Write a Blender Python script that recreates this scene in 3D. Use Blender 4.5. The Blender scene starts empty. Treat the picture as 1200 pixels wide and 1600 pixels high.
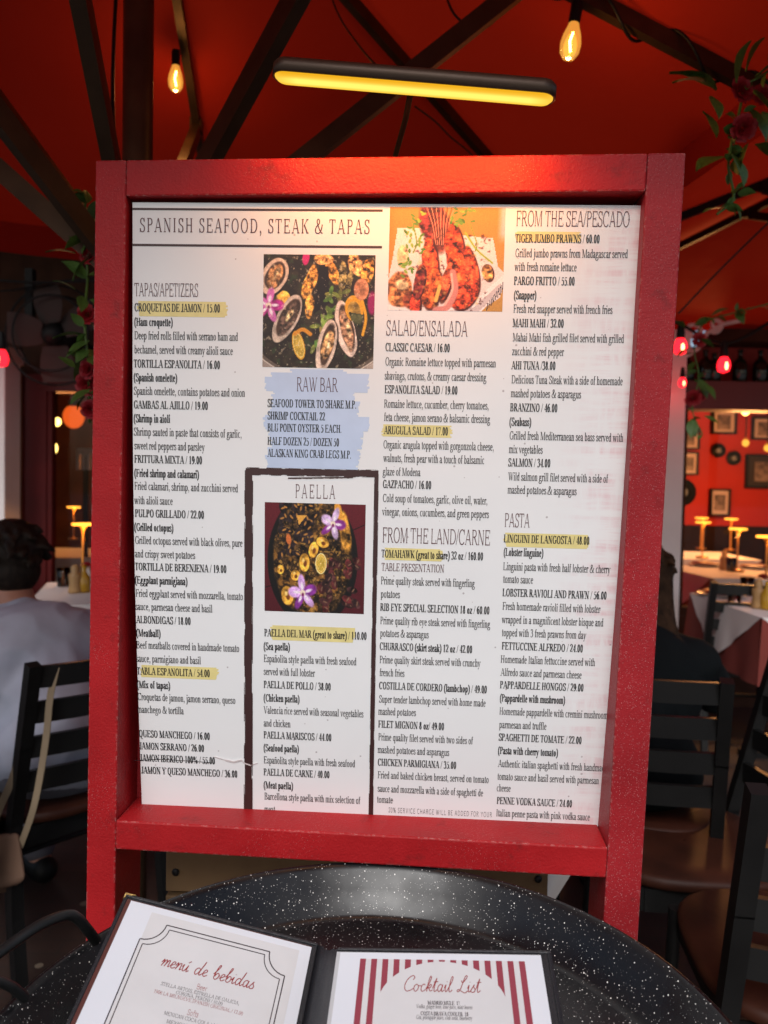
import bpy, bmesh, math, random
import numpy as np
from mathutils import noise as mnoise
from mathutils import Vector, Matrix
R = math.radians
random.seed(7)
scn = bpy.context.scene
COL = scn.collection

# ------------------------------------------------------------ camera, world, sun, exposure
CAM_H, PITCH, ROLL, FPX = 1.30, R(2.0), R(1.1), 1200.0
CAMPOS = Vector((0, 0, CAM_H))
FW = Vector((0, math.cos(PITCH), -math.sin(PITCH)))
_r0 = Vector((1, 0, 0)); _u0 = _r0.cross(FW)
RT = _r0 * math.cos(ROLL) + _u0 * math.sin(ROLL)
UP = _u0 * math.cos(ROLL) - _r0 * math.sin(ROLL)
def P(u, v, Z):
    """world point seen at photo pixel (u, v) at depth Z metres"""
    return CAMPOS + Z * (FW + RT * ((u - 600) / FPX) + UP * ((800 - v) / FPX))
def Pz(u, v, z):
    """world point on the horizontal plane z seen at pixel (u, v)"""
    d = FW + RT * ((u - 600) / FPX) + UP * ((800 - v) / FPX)
    return CAMPOS + d * ((z - CAM_H) / d.z)
def Py(u, v, y):
    d = FW + RT * ((u - 600) / FPX) + UP * ((800 - v) / FPX)
    return CAMPOS + d * (y / d.y)
def proj(p):
    d = Vector(p) - CAMPOS; z = d.dot(FW); return 600 + FPX * d.dot(RT) / z, 800 - FPX * d.dot(UP) / z
def C2W(c):
    return CAMPOS + RT * c[0] - UP * c[1] + FW * c[2]

cam_d = bpy.data.cameras.new("camera"); cam = bpy.data.objects.new("camera", cam_d); COL.objects.link(cam)
cam.matrix_world = Matrix(((RT.x, UP.x, -FW.x, 0), (RT.y, UP.y, -FW.y, 0), (RT.z, UP.z, -FW.z, CAM_H), (0, 0, 0, 1)))
cam_d.sensor_fit = 'VERTICAL'; cam_d.sensor_height = 36; cam_d.lens = 27.0
cam_d.clip_start = 0.05; cam_d.clip_end = 500
cam_d.dof.use_dof = True; cam_d.dof.focus_distance = 0.89; cam_d.dof.aperture_fstop = 6.0
scn.camera = cam

SUN_EL, SUN_AZ = R(44), R(190)         # azimuth from +Y towards +X: bright overcast over the street behind the viewer
world = bpy.data.worlds.new("World"); scn.world = world; world.use_nodes = True
wn = world.node_tree.nodes; bg = wn["Background"]
sky = wn.new("ShaderNodeTexSky"); sky.sky_type = 'NISHITA'; sky.sun_disc = False
sky.sun_elevation = SUN_EL; sky.sun_rotation = SUN_AZ; sky.air_density = 1.0; sky.dust_density = 3.0; sky.ozone_density = 1.0
world.node_tree.links.new(sky.outputs[0], bg.inputs[0]); bg.inputs[1].default_value = 0.095
sun_d = bpy.data.lights.new("sun", 'SUN'); sun_d.energy = 1.55; sun_d.angle = R(28); sun_d.color = (.97, .985, 1)
sun = bpy.data.objects.new("sun", sun_d); COL.objects.link(sun)
_sd = Vector((math.sin(SUN_AZ) * math.cos(SUN_EL), math.cos(SUN_AZ) * math.cos(SUN_EL), math.sin(SUN_EL)))
sun.rotation_euler = (-_sd).to_track_quat('-Z', 'Y').to_euler(); sun.location = _sd * 30
vs = scn.view_settings; scn.display_settings.display_device = 'sRGB'
vs.view_transform = 'Standard'; vs.look = 'None'; vs.gamma = 1; vs.use_curve_mapping = False
vs.exposure = 0.40
scn.render.engine = 'CYCLES'
scn.cycles.use_denoising = True
scn.cycles.max_bounces = 8; scn.cycles.transparent_max_bounces = 12
scn.cycles.sample_clamp_indirect = 6.0
scn.cycles.caustics_reflective = False; scn.cycles.caustics_refractive = False

# ------------------------------------------------------------ helpers
def lin(c):
    return tuple(((x / 12.92) if x <= .04045 else ((x + .055) / 1.055) ** 2.4) for x in c)
def rgb(r, g, b): return lin((r / 255, g / 255, b / 255))

class MB:
    """collects shapes for ONE mesh"""
    def __init__(s): s.v = []; s.f = []; s.mi = []; s.cur = 0; s.smooth = []
    def face(s, pts, sm=False):
        n = len(s.v); s.v += [tuple(p) for p in pts]; s.f.append(tuple(range(n, n + len(pts)))); s.mi.append(s.cur); s.smooth.append(sm)
    def grid(s, rows, sm=True, wrap=False, flip=False):
        n = len(s.v); h = len(rows); w = len(rows[0])
        for r in rows: s.v += [tuple(p) for p in r]
        for i in range(h - 1):
            for j in range(w if wrap else w - 1):
                k = (j + 1) % w
                q = (n + i * w + j, n + i * w + k, n + (i + 1) * w + k, n + (i + 1) * w + j)
                s.f.append(q[::-1] if flip else q); s.mi.append(s.cur); s.smooth.append(sm)
    def hexa(s, p):
        """8 corners: bottom 4 counter-clockwise, top 4"""
        n = len(s.v); s.v += [tuple(q) for q in p]
        for q in ((3, 2, 1, 0), (4, 5, 6, 7), (0, 1, 5, 4), (1, 2, 6, 5), (2, 3, 7, 6), (3, 0, 4, 7)):
            s.f.append(tuple(n + i for i in q)); s.mi.append(s.cur); s.smooth.append(False)
    def box(s, x0, x1, y0, y1, z0, z1, M=None):
        p = [(x0, y0, z0), (x1, y0, z0), (x1, y1, z0), (x0, y1, z0), (x0, y0, z1), (x1, y0, z1), (x1, y1, z1), (x0, y1, z1)]
        if M is not None: p = [M @ Vector(q) for q in p]
        s.hexa(p)
    def bar(s, a, b, w, h, up=Vector((0, 0, 1))):
        """rectangular bar from a to b"""
        a = Vector(a); b = Vector(b); d = (b - a).normalized()
        x = d.cross(up)
        if x.length < 1e-4: x = d.cross(Vector((0, 1, 0)))
        x.normalize(); y = x.cross(d)
        x *= w / 2; y *= h / 2
        s.hexa([a - x - y, a + x - y, a + x + y, a - x + y, b - x - y, b + x - y, b + x + y, b - x + y])
    def tube(s, pts, r, n=10, cap=True, closed=False):
        pts = [Vector(p) for p in pts]; m = len(pts)
        rs = r if isinstance(r, (list, tuple)) else [r] * m
        rings = []; px = None
        for i, p in enumerate(pts):
            if closed: d = pts[(i + 1) % m] - pts[i - 1]
            else: d = pts[min(i + 1, m - 1)] - pts[max(i - 1, 0)]
            d.normalize()
            if px is None:
                px = d.cross(Vector((0, 0, 1)))
                if px.length < 1e-3: px = d.cross(Vector((0, 1, 0)))
            px = px - d * px.dot(d); px.normalize(); py = d.cross(px)
            rings.append([p + (px * math.cos(2 * math.pi * k / n) + py * math.sin(2 * math.pi * k / n)) * rs[i] for k in range(n)])
        if closed: rings.append(rings[0])
        s.grid(rings, True, True)
        if cap and not closed: s.face(rings[0][::-1]); s.face(rings[-1])
    def lathe(s, prof, c=(0, 0, 0), n=24, M=None, capb=True, capt=True):
        """profile of (r, z) turned round z"""
        c = Vector(c); rings = []
        for r, z in prof:
            ring = [Vector((r * math.cos(2 * math.pi * k / n), r * math.sin(2 * math.pi * k / n), z)) for k in range(n)]
            rings.append([(M @ q if M is not None else q) + c for q in ring])
        s.grid(rings, True, True)
        if capb and prof[0][0] > 1e-6: s.face(rings[0][::-1])
        if capt and prof[-1][0] > 1e-6: s.face(rings[-1])
    def ell(s, c, r, M=None, n=14, m=9):
        prof = []
        rows = []
        for i in range(m + 1):
            a = -math.pi / 2 + math.pi * i / m
            row = [Vector((r[0] * math.cos(a) * math.cos(2 * math.pi * k / n), r[1] * math.cos(a) * math.sin(2 * math.pi * k / n), r[2] * math.sin(a))) for k in range(n)]
            rows.append([(M @ q if M is not None else q) + Vector(c) for q in row])
        s.grid(rows, True, True)
    def build(s, name, mat, parent=None, world=False, bevel=0, seg=2, sub=0):
        me = bpy.data.meshes.new(name); v = s.v
        if world and parent is not None:
            root = parent; M = Matrix.Identity(4)
            while root is not None:
                M = local_of(root) @ M
                root = root.parent
            I = M.inverted(); v = [tuple(I @ Vector(p)) for p in v]
        me.from_pydata(v, [], s.f)
        mats = mat if isinstance(mat, (list, tuple)) else [mat]
        for m_ in mats: me.materials.append(m_)
        me.polygons.foreach_set("material_index", s.mi); me.polygons.foreach_set("use_smooth", s.smooth)
        me.update()
        o = bpy.data.objects.new(name, me); COL.objects.link(o)
        if parent is not None: o.parent = parent
        if bevel:
            b = o.modifiers.new("bevel", 'BEVEL'); b.width = bevel; b.segments = seg; b.limit_method = 'ANGLE'; b.angle_limit = R(40)
            b.harden_normals = False
        if sub:
            b = o.modifiers.new("sub", 'SUBSURF'); b.levels = sub; b.render_levels = sub
        return o
def local_of(o):
    return Matrix.LocRotScale(o.location, o.rotation_euler if o.rotation_mode != 'QUATERNION' else o.rotation_quaternion, o.scale)

def tag(o, label=None, cat=None, group=None, kind=None):
    if label: o["label"] = label
    if cat: o["category"] = cat
    if group: o["group"] = group
    if kind: o["kind"] = kind
    return o
def thing(name, label, cat, loc=(0, 0, 0), rz=0, group=None):
    o = bpy.data.objects.new(name, None); COL.objects.link(o); o.empty_display_size = .1
    o.location = loc; o.rotation_euler = (0, 0, rz)
    return tag(o, label, cat, group)
def kids(o): return [c for c in bpy.data.objects if c.parent == o]
def dup(root, loc=None, rz=None, label=None, rot=None):
    def rec(o, par):
        c = o.copy(); COL.objects.link(c)
        if par is not None: c.parent = par
        for k in kids_cache[o.name]: rec(k, c)
        return c
    kids_cache = {}
    def fill(o):
        kids_cache[o.name] = kids(o)
        for k in kids_cache[o.name]: fill(k)
    fill(root)
    r = rec(root, None)
    if loc is not None: r.location = loc
    if rz is not None: r.rotation_euler = (0, 0, rz)
    if rot is not None: r.rotation_euler = rot
    if label: r["label"] = label
    return r

# ------------------------------------------------------------ materials
def mat(name, col, rough=.5, metal=0., spec=.5, var=0., vscale=8., bump=0., bscale=80., coat=0., emit=None, estr=0., trans=0., col2=None, detail=4.):
    m = bpy.data.materials.new(name); m.use_nodes = True
    nt = m.node_tree; b = nt.nodes["Principled BSDF"]
    b.inputs["Base Color"].default_value = (*col, 1); b.inputs["Roughness"].default_value = rough
    b.inputs["Metallic"].default_value = metal; b.inputs["Specular IOR Level"].default_value = spec
    if coat: b.inputs["Coat Weight"].default_value = coat; b.inputs["Coat Roughness"].default_value = .1
    if emit: b.inputs["Emission Color"].default_value = (*emit, 1); b.inputs["Emission Strength"].default_value = estr
    if trans: b.inputs["Transmission Weight"].default_value = trans
    tc = nt.nodes.new("ShaderNodeTexCoord")
    if var or col2:
        nz = nt.nodes.new("ShaderNodeTexNoise"); nz.inputs["Scale"].default_value = vscale; nz.inputs["Detail"].default_value = detail
        nt.links.new(tc.outputs["Object"], nz.inputs["Vector"])
        mx = nt.nodes.new("ShaderNodeMix"); mx.data_type = 'RGBA'
        c2 = col2 if col2 else tuple(min(1, c * (1 + var)) for c in col)
        c1 = col if col2 else tuple(c * (1 - var) for c in col)
        mx.inputs[6].default_value = (*c1, 1); mx.inputs[7].default_value = (*c2, 1)
        rp = nt.nodes.new("ShaderNodeMapRange"); rp.inputs[1].default_value = .3; rp.inputs[2].default_value = .7
        nt.links.new(nz.outputs[0], rp.inputs[0]); nt.links.new(rp.outputs[0], mx.inputs[0]); nt.links.new(mx.outputs[2], b.inputs["Base Color"])
    if bump:
        nb = nt.nodes.new("ShaderNodeTexNoise"); nb.inputs["Scale"].default_value = bscale; nb.inputs["Detail"].default_value = 3
        nt.links.new(tc.outputs["Object"], nb.inputs["Vector"])
        bp = nt.nodes.new("ShaderNodeBump"); bp.inputs["Strength"].default_value = bump; bp.inputs["Distance"].default_value = .002
        nt.links.new(nb.outputs[0], bp.inputs["Height"]); nt.links.new(bp.outputs[0], b.inputs["Normal"])
    return m

def node(nt, t, **kw):
    n = nt.nodes.new(t)
    for k, v in kw.items(): setattr(n, k, v)
    return n
def math_n(nt, op, a, b=None, clamp=False):
    n = nt.nodes.new("ShaderNodeMath"); n.operation = op; n.use_clamp = clamp
    for i, x in enumerate((a, b)):
        if x is None: continue
        if isinstance(x, (int, float)): n.inputs[i].default_value = x
        else: nt.links.new(x, n.inputs[i])
    return n.outputs[0]
def maprange(nt, x, a, b, c=0., d=1.):
    n = nt.nodes.new("ShaderNodeMapRange"); n.inputs[1].default_value = a; n.inputs[2].default_value = b; n.inputs[3].default_value = c; n.inputs[4].default_value = d
    nt.links.new(x, n.inputs[0]); return n.outputs[0]
def mixc(nt, f, a, b):
    n = nt.nodes.new("ShaderNodeMix"); n.data_type = 'RGBA'
    if isinstance(f, (int, float)): n.inputs[0].default_value = f
    else: nt.links.new(f, n.inputs[0])
    for i, x in ((6, a), (7, b)):
        if isinstance(x, tuple): n.inputs[i].default_value = (*x, 1)
        else: nt.links.new(x, n.inputs[i])
    return n.outputs[2]
def noise(nt, vec, scale, detail=4., rough=.5):
    n = nt.nodes.new("ShaderNodeTexNoise"); n.inputs["Scale"].default_value = scale; n.inputs["Detail"].default_value = detail; n.inputs["Roughness"].default_value = rough
    nt.links.new(vec, n.inputs["Vector"]); return n.outputs[0]
def dots(nt, vec, scale, rad):
    """speck mask: small dots of random size"""
    v = nt.nodes.new("ShaderNodeTexVoronoi"); v.inputs["Scale"].default_value = scale; nt.links.new(vec, v.inputs["Vector"])
    sep = nt.nodes.new("ShaderNodeSeparateColor"); nt.links.new(v.outputs["Color"], sep.inputs[0])
    th = math_n(nt, 'MULTIPLY', math_n(nt, 'POWER', sep.outputs[0], 3.0), rad)
    return math_n(nt, 'LESS_THAN', v.outputs["Distance"], th), sep.outputs[1]

def painted_wood(name, col, speck=1.0, wearx=None, bumpk=.55):
    """thick brushed red paint: orange-peel bumps, worn pale specks, chipped edges"""
    m = bpy.data.materials.new(name); m.use_nodes = True; nt = m.node_tree; b = nt.nodes["Principled BSDF"]
    tc = node(nt, "ShaderNodeTexCoord"); ov = tc.outputs["Object"]
    n1 = noise(nt, ov, 9, 5); base = mixc(nt, maprange(nt, n1, .3, .7), tuple(c * .78 for c in col), tuple(min(1, c * 1.12) for c in col))
    # dark grime blotches
    n2 = noise(nt, ov, 26, 6, .65); base = mixc(nt, maprange(nt, n2, .58, .76, 0, .6), base, (.06, .012, .012))
    # bare-wood edges
    bv = node(nt, "ShaderNodeBevel", samples=4); bv.inputs["Radius"].default_value = .0028
    gm = node(nt, "ShaderNodeNewGeometry")
    dp = node(nt, "ShaderNodeVectorMath", operation='DOT_PRODUCT'); nt.links.new(bv.outputs[0], dp.inputs[0]); nt.links.new(gm.outputs["True Normal"], dp.inputs[1])
    edge = maprange(nt, dp.outputs["Value"], .985, .80)
    n3 = noise(nt, ov, 170, 3, .6); worn = math_n(nt, 'MULTIPLY', edge, maprange(nt, n3, .50, .60), True)
    base = mixc(nt, math_n(nt, 'MULTIPLY', worn, .75), base, (.55, .42, .38))
    dk, rnd = dots(nt, ov, 800, .36 * speck)
    n4 = noise(nt, ov, 7, 3); dm = math_n(nt, 'MULTIPLY', dk, maprange(nt, n4, .48, .70, 0, .7))
    if wearx is not None:
        sp = node(nt, "ShaderNodeSeparateXYZ"); nt.links.new(ov, sp.inputs[0])
        d1 = math_n(nt, 'MULTIPLY', maprange(nt, sp.outputs[2], -.05, -.75, .2, .55), 1.0)
        dm = math_n(nt, 'MULTIPLY', dk, d1)
    base = mixc(nt, math_n(nt, 'MULTIPLY', dm, .7), base, (.62, .40, .40))
    nt.links.new(base, b.inputs["Base Color"])
    b.inputs['Specular IOR Level'].default_value = .20; nr = maprange(nt, n1, .2, .8, .36, .56); nt.links.new(nr, b.inputs["Roughness"])
    nb = noise(nt, ov, 330, 3, .55); nb2 = noise(nt, ov, 60, 3)
    bp = node(nt, "ShaderNodeBump"); bp.inputs["Strength"].default_value = bumpk; bp.inputs["Distance"].default_value = .0012
    nt.links.new(math_n(nt, 'ADD', nb, math_n(nt, 'MULTIPLY', nb2, .8)), bp.inputs["Height"]); nt.links.new(bp.outputs[0], b.inputs["Normal"])
    return m

def emission(name, col, s):
    m = bpy.data.materials.new(name); m.use_nodes = True; nt = m.node_tree; nt.nodes.clear()
    o = node(nt, "ShaderNodeOutputMaterial"); e = node(nt, "ShaderNodeEmission"); e.inputs[0].default_value = (*col, 1); e.inputs[1].default_value = s
    nt.links.new(e.outputs[0], o.inputs[0]); return m
def thin_glass(name, tint=(1, 1, 1), gloss=.12, emit=None, es=0., ior=1.45):
    """clear pane or bulb wall: straight-through with a fresnel shine"""
    m = bpy.data.materials.new(name); m.use_nodes = True; nt = m.node_tree; nt.nodes.clear()
    o = node(nt, "ShaderNodeOutputMaterial"); t = node(nt, "ShaderNodeBsdfTransparent"); t.inputs[0].default_value = (*tint, 1)
    g = node(nt, "ShaderNodeBsdfGlossy"); g.inputs["Roughness"].default_value = .03
    fr = node(nt, "ShaderNodeFresnel"); fr.inputs[0].default_value = ior
    mx = node(nt, "ShaderNodeMixShader"); nt.links.new(fr.outputs[0], mx.inputs[0]); nt.links.new(t.outputs[0], mx.inputs[1]); nt.links.new(g.outputs[0], mx.inputs[2])
    last = mx.outputs[0]
    if emit:
        e = node(nt, "ShaderNodeEmission"); e.inputs[0].default_value = (*emit, 1); e.inputs[1].default_value = es
        ad = node(nt, "ShaderNodeAddShader"); nt.links.new(last, ad.inputs[0]); nt.links.new(e.outputs[0], ad.inputs[1]); last = ad.outputs[0]
    nt.links.new(last, o.inputs[0]); return m
def cloth_translucent(name, col, tr=.35, glow=None):
    m = bpy.data.materials.new(name); m.use_nodes = True; nt = m.node_tree; b = nt.nodes["Principled BSDF"]; out = nt.nodes["Material Output"]
    tc = node(nt, "ShaderNodeTexCoord"); n1 = noise(nt, tc.outputs["Object"], 2.2, 5)
    base = mixc(nt, maprange(nt, n1, .3, .7), tuple(c * .8 for c in col), col)
    nt.links.new(base, b.inputs["Base Color"]); b.inputs["Roughness"].default_value = .75; b.inputs["Specular IOR Level"].default_value = .2
    wv = noise(nt, tc.outputs["Object"], 500, 2); bp = node(nt, "ShaderNodeBump"); bp.inputs["Strength"].default_value = .12; bp.inputs["Distance"].default_value = .002
    b2 = node(nt, "ShaderNodeBump"); b2.inputs["Strength"].default_value = .35; b2.inputs["Distance"].default_value = .03; nt.links.new(noise(nt, tc.outputs["Object"], 5, 4, .55), b2.inputs["Height"]); nt.links.new(b2.outputs[0], bp.inputs["Normal"])
    nt.links.new(wv, bp.inputs["Height"]); nt.links.new(bp.outputs[0], b.inputs["Normal"])
    t = node(nt, "ShaderNodeBsdfTranslucent"); t.inputs[0].default_value = (*(glow or col), 1)
    mx = node(nt, "ShaderNodeMixShader"); mx.inputs[0].default_value = tr
    nt.links.new(b.outputs[0], mx.inputs[1]); nt.links.new(t.outputs[0], mx.inputs[2]); nt.links.new(mx.outputs[0], out.inputs[0])
    return m
def vcol_mat(name, rough=.35, gain=1.):
    m = bpy.data.materials.new(name); m.use_nodes = True; nt = m.node_tree; b = nt.nodes["Principled BSDF"]
    a = node(nt, "ShaderNodeVertexColor"); a.layer_name = "print"
    nt.links.new(a.outputs[0], b.inputs["Base Color"]); b.inputs["Roughness"].default_value = rough; b.inputs["Specular IOR Level"].default_value = .35
    return m

RED = (.33, .010, .013)
M = {}
M['red_frame'] = painted_wood("red_paint", RED)
M['red_frame_worn'] = painted_wood("worn_red_paint", (.29, .014, .019), 1.15, wearx=True)
M['back_red'] = mat("inner_red_paint", (.25, .01, .014), .5, var=.3, vscale=14, bump=.3, bscale=200)
M['ink'] = mat("black_ink", (.012, .012, .014), .45)
M['maroon_ink'] = mat("maroon_ink", (.085, .022, .028), .45)
M['frame_ink'] = mat("dark_brown_ink", (.040, .014, .014), .45)
M['hl'] = mat("yellow_highlight_ink", (.70, .60, .25), .45, var=.08, vscale=60)
M['blue'] = mat("pale_blue_ink", (.47, .56, .73), .42, var=.04, vscale=40)
M['print'] = vcol_mat("photo_print", .38)
M['black_metal'] = mat("black_powder_coat", (.008, .008, .008), .42, var=.3, bump=.1, spec=.3)
M['bronze'] = mat("bronze_metal", (.060, .036, .020), .42, .55, var=.25, vscale=14)
M['white_cloth'] = mat("white_linen", (.72, .68, .66), .85, var=.05, vscale=5, bump=.15, bscale=300)
M['terra_cloth'] = mat("terracotta_linen", (.20, .035, .026), .9, var=.12, vscale=5)
M['wood'] = mat("dark_chair_wood", (.042, .012, .006), .55, spec=.25, var=.35, vscale=9)
M['leaf'] = mat("leaf_green", (.07, .16, .028), .5, var=.35, vscale=20)
M['rose'] = mat("rose_red", (.36, .012, .022), .6, var=.3, vscale=30)
M['brass'] = mat("brass", (.55, .28, .07), .3, .8)
M['white_paint'] = mat("white_paint", (.74, .70, .69), .5, var=.08, vscale=3)
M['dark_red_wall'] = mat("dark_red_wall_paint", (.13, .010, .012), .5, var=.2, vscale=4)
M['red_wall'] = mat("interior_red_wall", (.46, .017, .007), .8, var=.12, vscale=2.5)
M['dark_brown'] = mat("dark_brown_paint", (.050, .022, .014), .8, var=.3, spec=.15)
M['brown'] = mat("brown_paint", (.16, .055, .022), .6, var=.25, vscale=6)
M['black'] = mat("black_plastic", (.008, .008, .008), .5, spec=.2)
M['leather'] = mat("black_leatherette", (.012, .012, .015), .45, bump=.5, bscale=600)
M['gold'] = mat("gold_metal", (.75, .50, .17), .3, .9, bump=1.0, bscale=700)
M['skin'] = mat("skin", (.42, .20, .13), .55, var=.1)
M['bottle'] = mat("dark_bottle_glass", (.010, .016, .010), .12)
M['cream'] = mat("cream_strap", (.26, .20, .13), .8, var=.15)
M['tan_bag'] = mat("tan_canvas", (.15, .085, .055), .8, var=.2, bump=.3)
M['plate_white'] = mat("white_china", (.70, .66, .62), .2)
M['plate_red'] = mat("dark_red_china", (.16, .022, .016), .3)
M['tumbler'] = thin_glass("tumbler_glass", (.96, .95, .94))
M['pane'] = thin_glass("window_glass", (.93, .93, .93), ior=1.22)
M['canopy'] = cloth_translucent("red_canopy_cloth", (.40, .017, .006), .34, (.33, .012, .003))

# ------------------------------------------------------------ serif lettering drawn as strokes (units: cap height 662)
class Style:
    def __init__(s, T, t, serif=55, track=0, sans=False, xh=1.0, slant=0.): s.T = T; s.t = t; s.serif = serif; s.track = track; s.sans = sans; s.slant = slant
ST_R = Style(112, 44, 50); ST_B = Style(172, 56, 46, 6); ST_H = Style(74, 40, 26, -8); ST_T = Style(96, 42, 52, 150); ST_P = Style(66, 40, 40, 190)
ST_S = Style(62, 62, 0, 120, True); ST_I = Style(110, 46, 50, 10, False, 1., .2); ST_F = Style(74, 40, 40, 10); ST_L = Style(48, 48, 0, 20, True)
CAP, XH, ASC = 662., 455., 683.
def cat(pts, n=6, closed=False):
    p = [np.array(q, float) for q in pts]; out = []; m = len(p)
    rng = range(m if closed else m - 1)
    for i in rng:
        p1, p2 = p[i], p[(i + 1) % m]
        p0 = p[i - 1] if (closed or i > 0) else 2 * p1 - p2
        p3 = p[(i + 2) % m] if (closed or i + 2 < m) else 2 * p2 - p1
        for k in range(n):
            t = k / n
            out.append(.5 * ((2 * p1) + (-p0 + p2) * t + (2 * p0 - 5 * p1 + 4 * p2 - p3) * t * t + (-p0 + 3 * p1 - 3 * p2 + p3) * t ** 3))
    if not closed: out.append(p[-1])
    else: out.append(out[0])
    return out
class Pen:
    def __init__(s, st): s.st = st; s.q = []
    def quad(s, a, b, c, d): s.q.append((a, b, c, d))
    def rect(s, x0, x1, y0, y1): s.quad((x0, y0), (x1, y0), (x1, y1), (x0, y1))
    def serif(s, x, y, k, top):
        st = s.st
        if st.sans or k == 'n': return
        l = st.serif; h = st.t * .95; T = st.T / 2
        x0 = x - T - (l if k in 'bl' else 0); x1 = x + T + (l if k in 'br' else 0)
        if top: s.rect(x0, x1, y - h, y)
        else: s.rect(x0, x1, y, y + h)
    def stem(s, x, y0, y1, k='bb', w=None):
        T = (w or s.st.T) / 2
        s.rect(x - T, x + T, y0, y1); s.serif(x, y0, k[0], False); s.serif(x, y1, k[1], True)
    def hair(s, x0, x1, y): t = s.st.t / 2; s.rect(x0, x1, y - t, y + t)
    def tick(s, x, y0, y1):
        if not s.st.sans: t = s.st.t * .55; s.rect(x - t, x + t, y0, y1)
    def diag(s, x0, y0, x1, y1, w):
        w = {'T': s.st.T, 't': s.st.t}[w]; L = math.hypot(x1 - x0, y1 - y0); hx = w / 2 * L / max(abs(y1 - y0), 1)
        s.quad((x0 - hx, y0), (x0 + hx, y0), (x1 + hx, y1), (x1 - hx, y1))
    def crv(s, pts, w=None, smooth=True, n=5, closed=False):
        st = s.st; p = cat(pts, n, closed) if smooth else [np.array(q, float) for q in pts]
        L = []; m = len(p)
        for i in range(m):
            if closed: d = p[(i + 1) % (m - 1)] - p[(i - 1) % (m - 1)] if i < m - 1 else p[1] - p[m - 2]
            else: d = p[min(i + 1, m - 1)] - p[max(i - 1, 0)]
            d = d / (np.linalg.norm(d) + 1e-9)
            ww = w if w else st.t + (st.T - st.t) * abs(d[1]) ** 1.5
            nrm = np.array((-d[1], d[0])) * ww / 2
            L.append((p[i] + nrm, p[i] - nrm))
        for i in range(m - 1): s.quad(tuple(L[i][1]), tuple(L[i + 1][1]), tuple(L[i + 1][0]), tuple(L[i][0]))
    def arc(s, cx, cy, rx, ry, a0, a1, n=12):
        rx -= s.st.T / 2; ry -= s.st.t / 2
        s.crv([(cx + rx * math.cos(R(a0 + (a1 - a0) * i / n)), cy + ry * math.sin(R(a0 + (a1 - a0) * i / n))) for i in range(n + 1)], smooth=False)
    def dot(s, x, y, r): s.q.append(tuple((x + r * math.cos(k * math.pi / 4), y + r * math.sin(k * math.pi / 4)) for k in range(8)))

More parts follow.
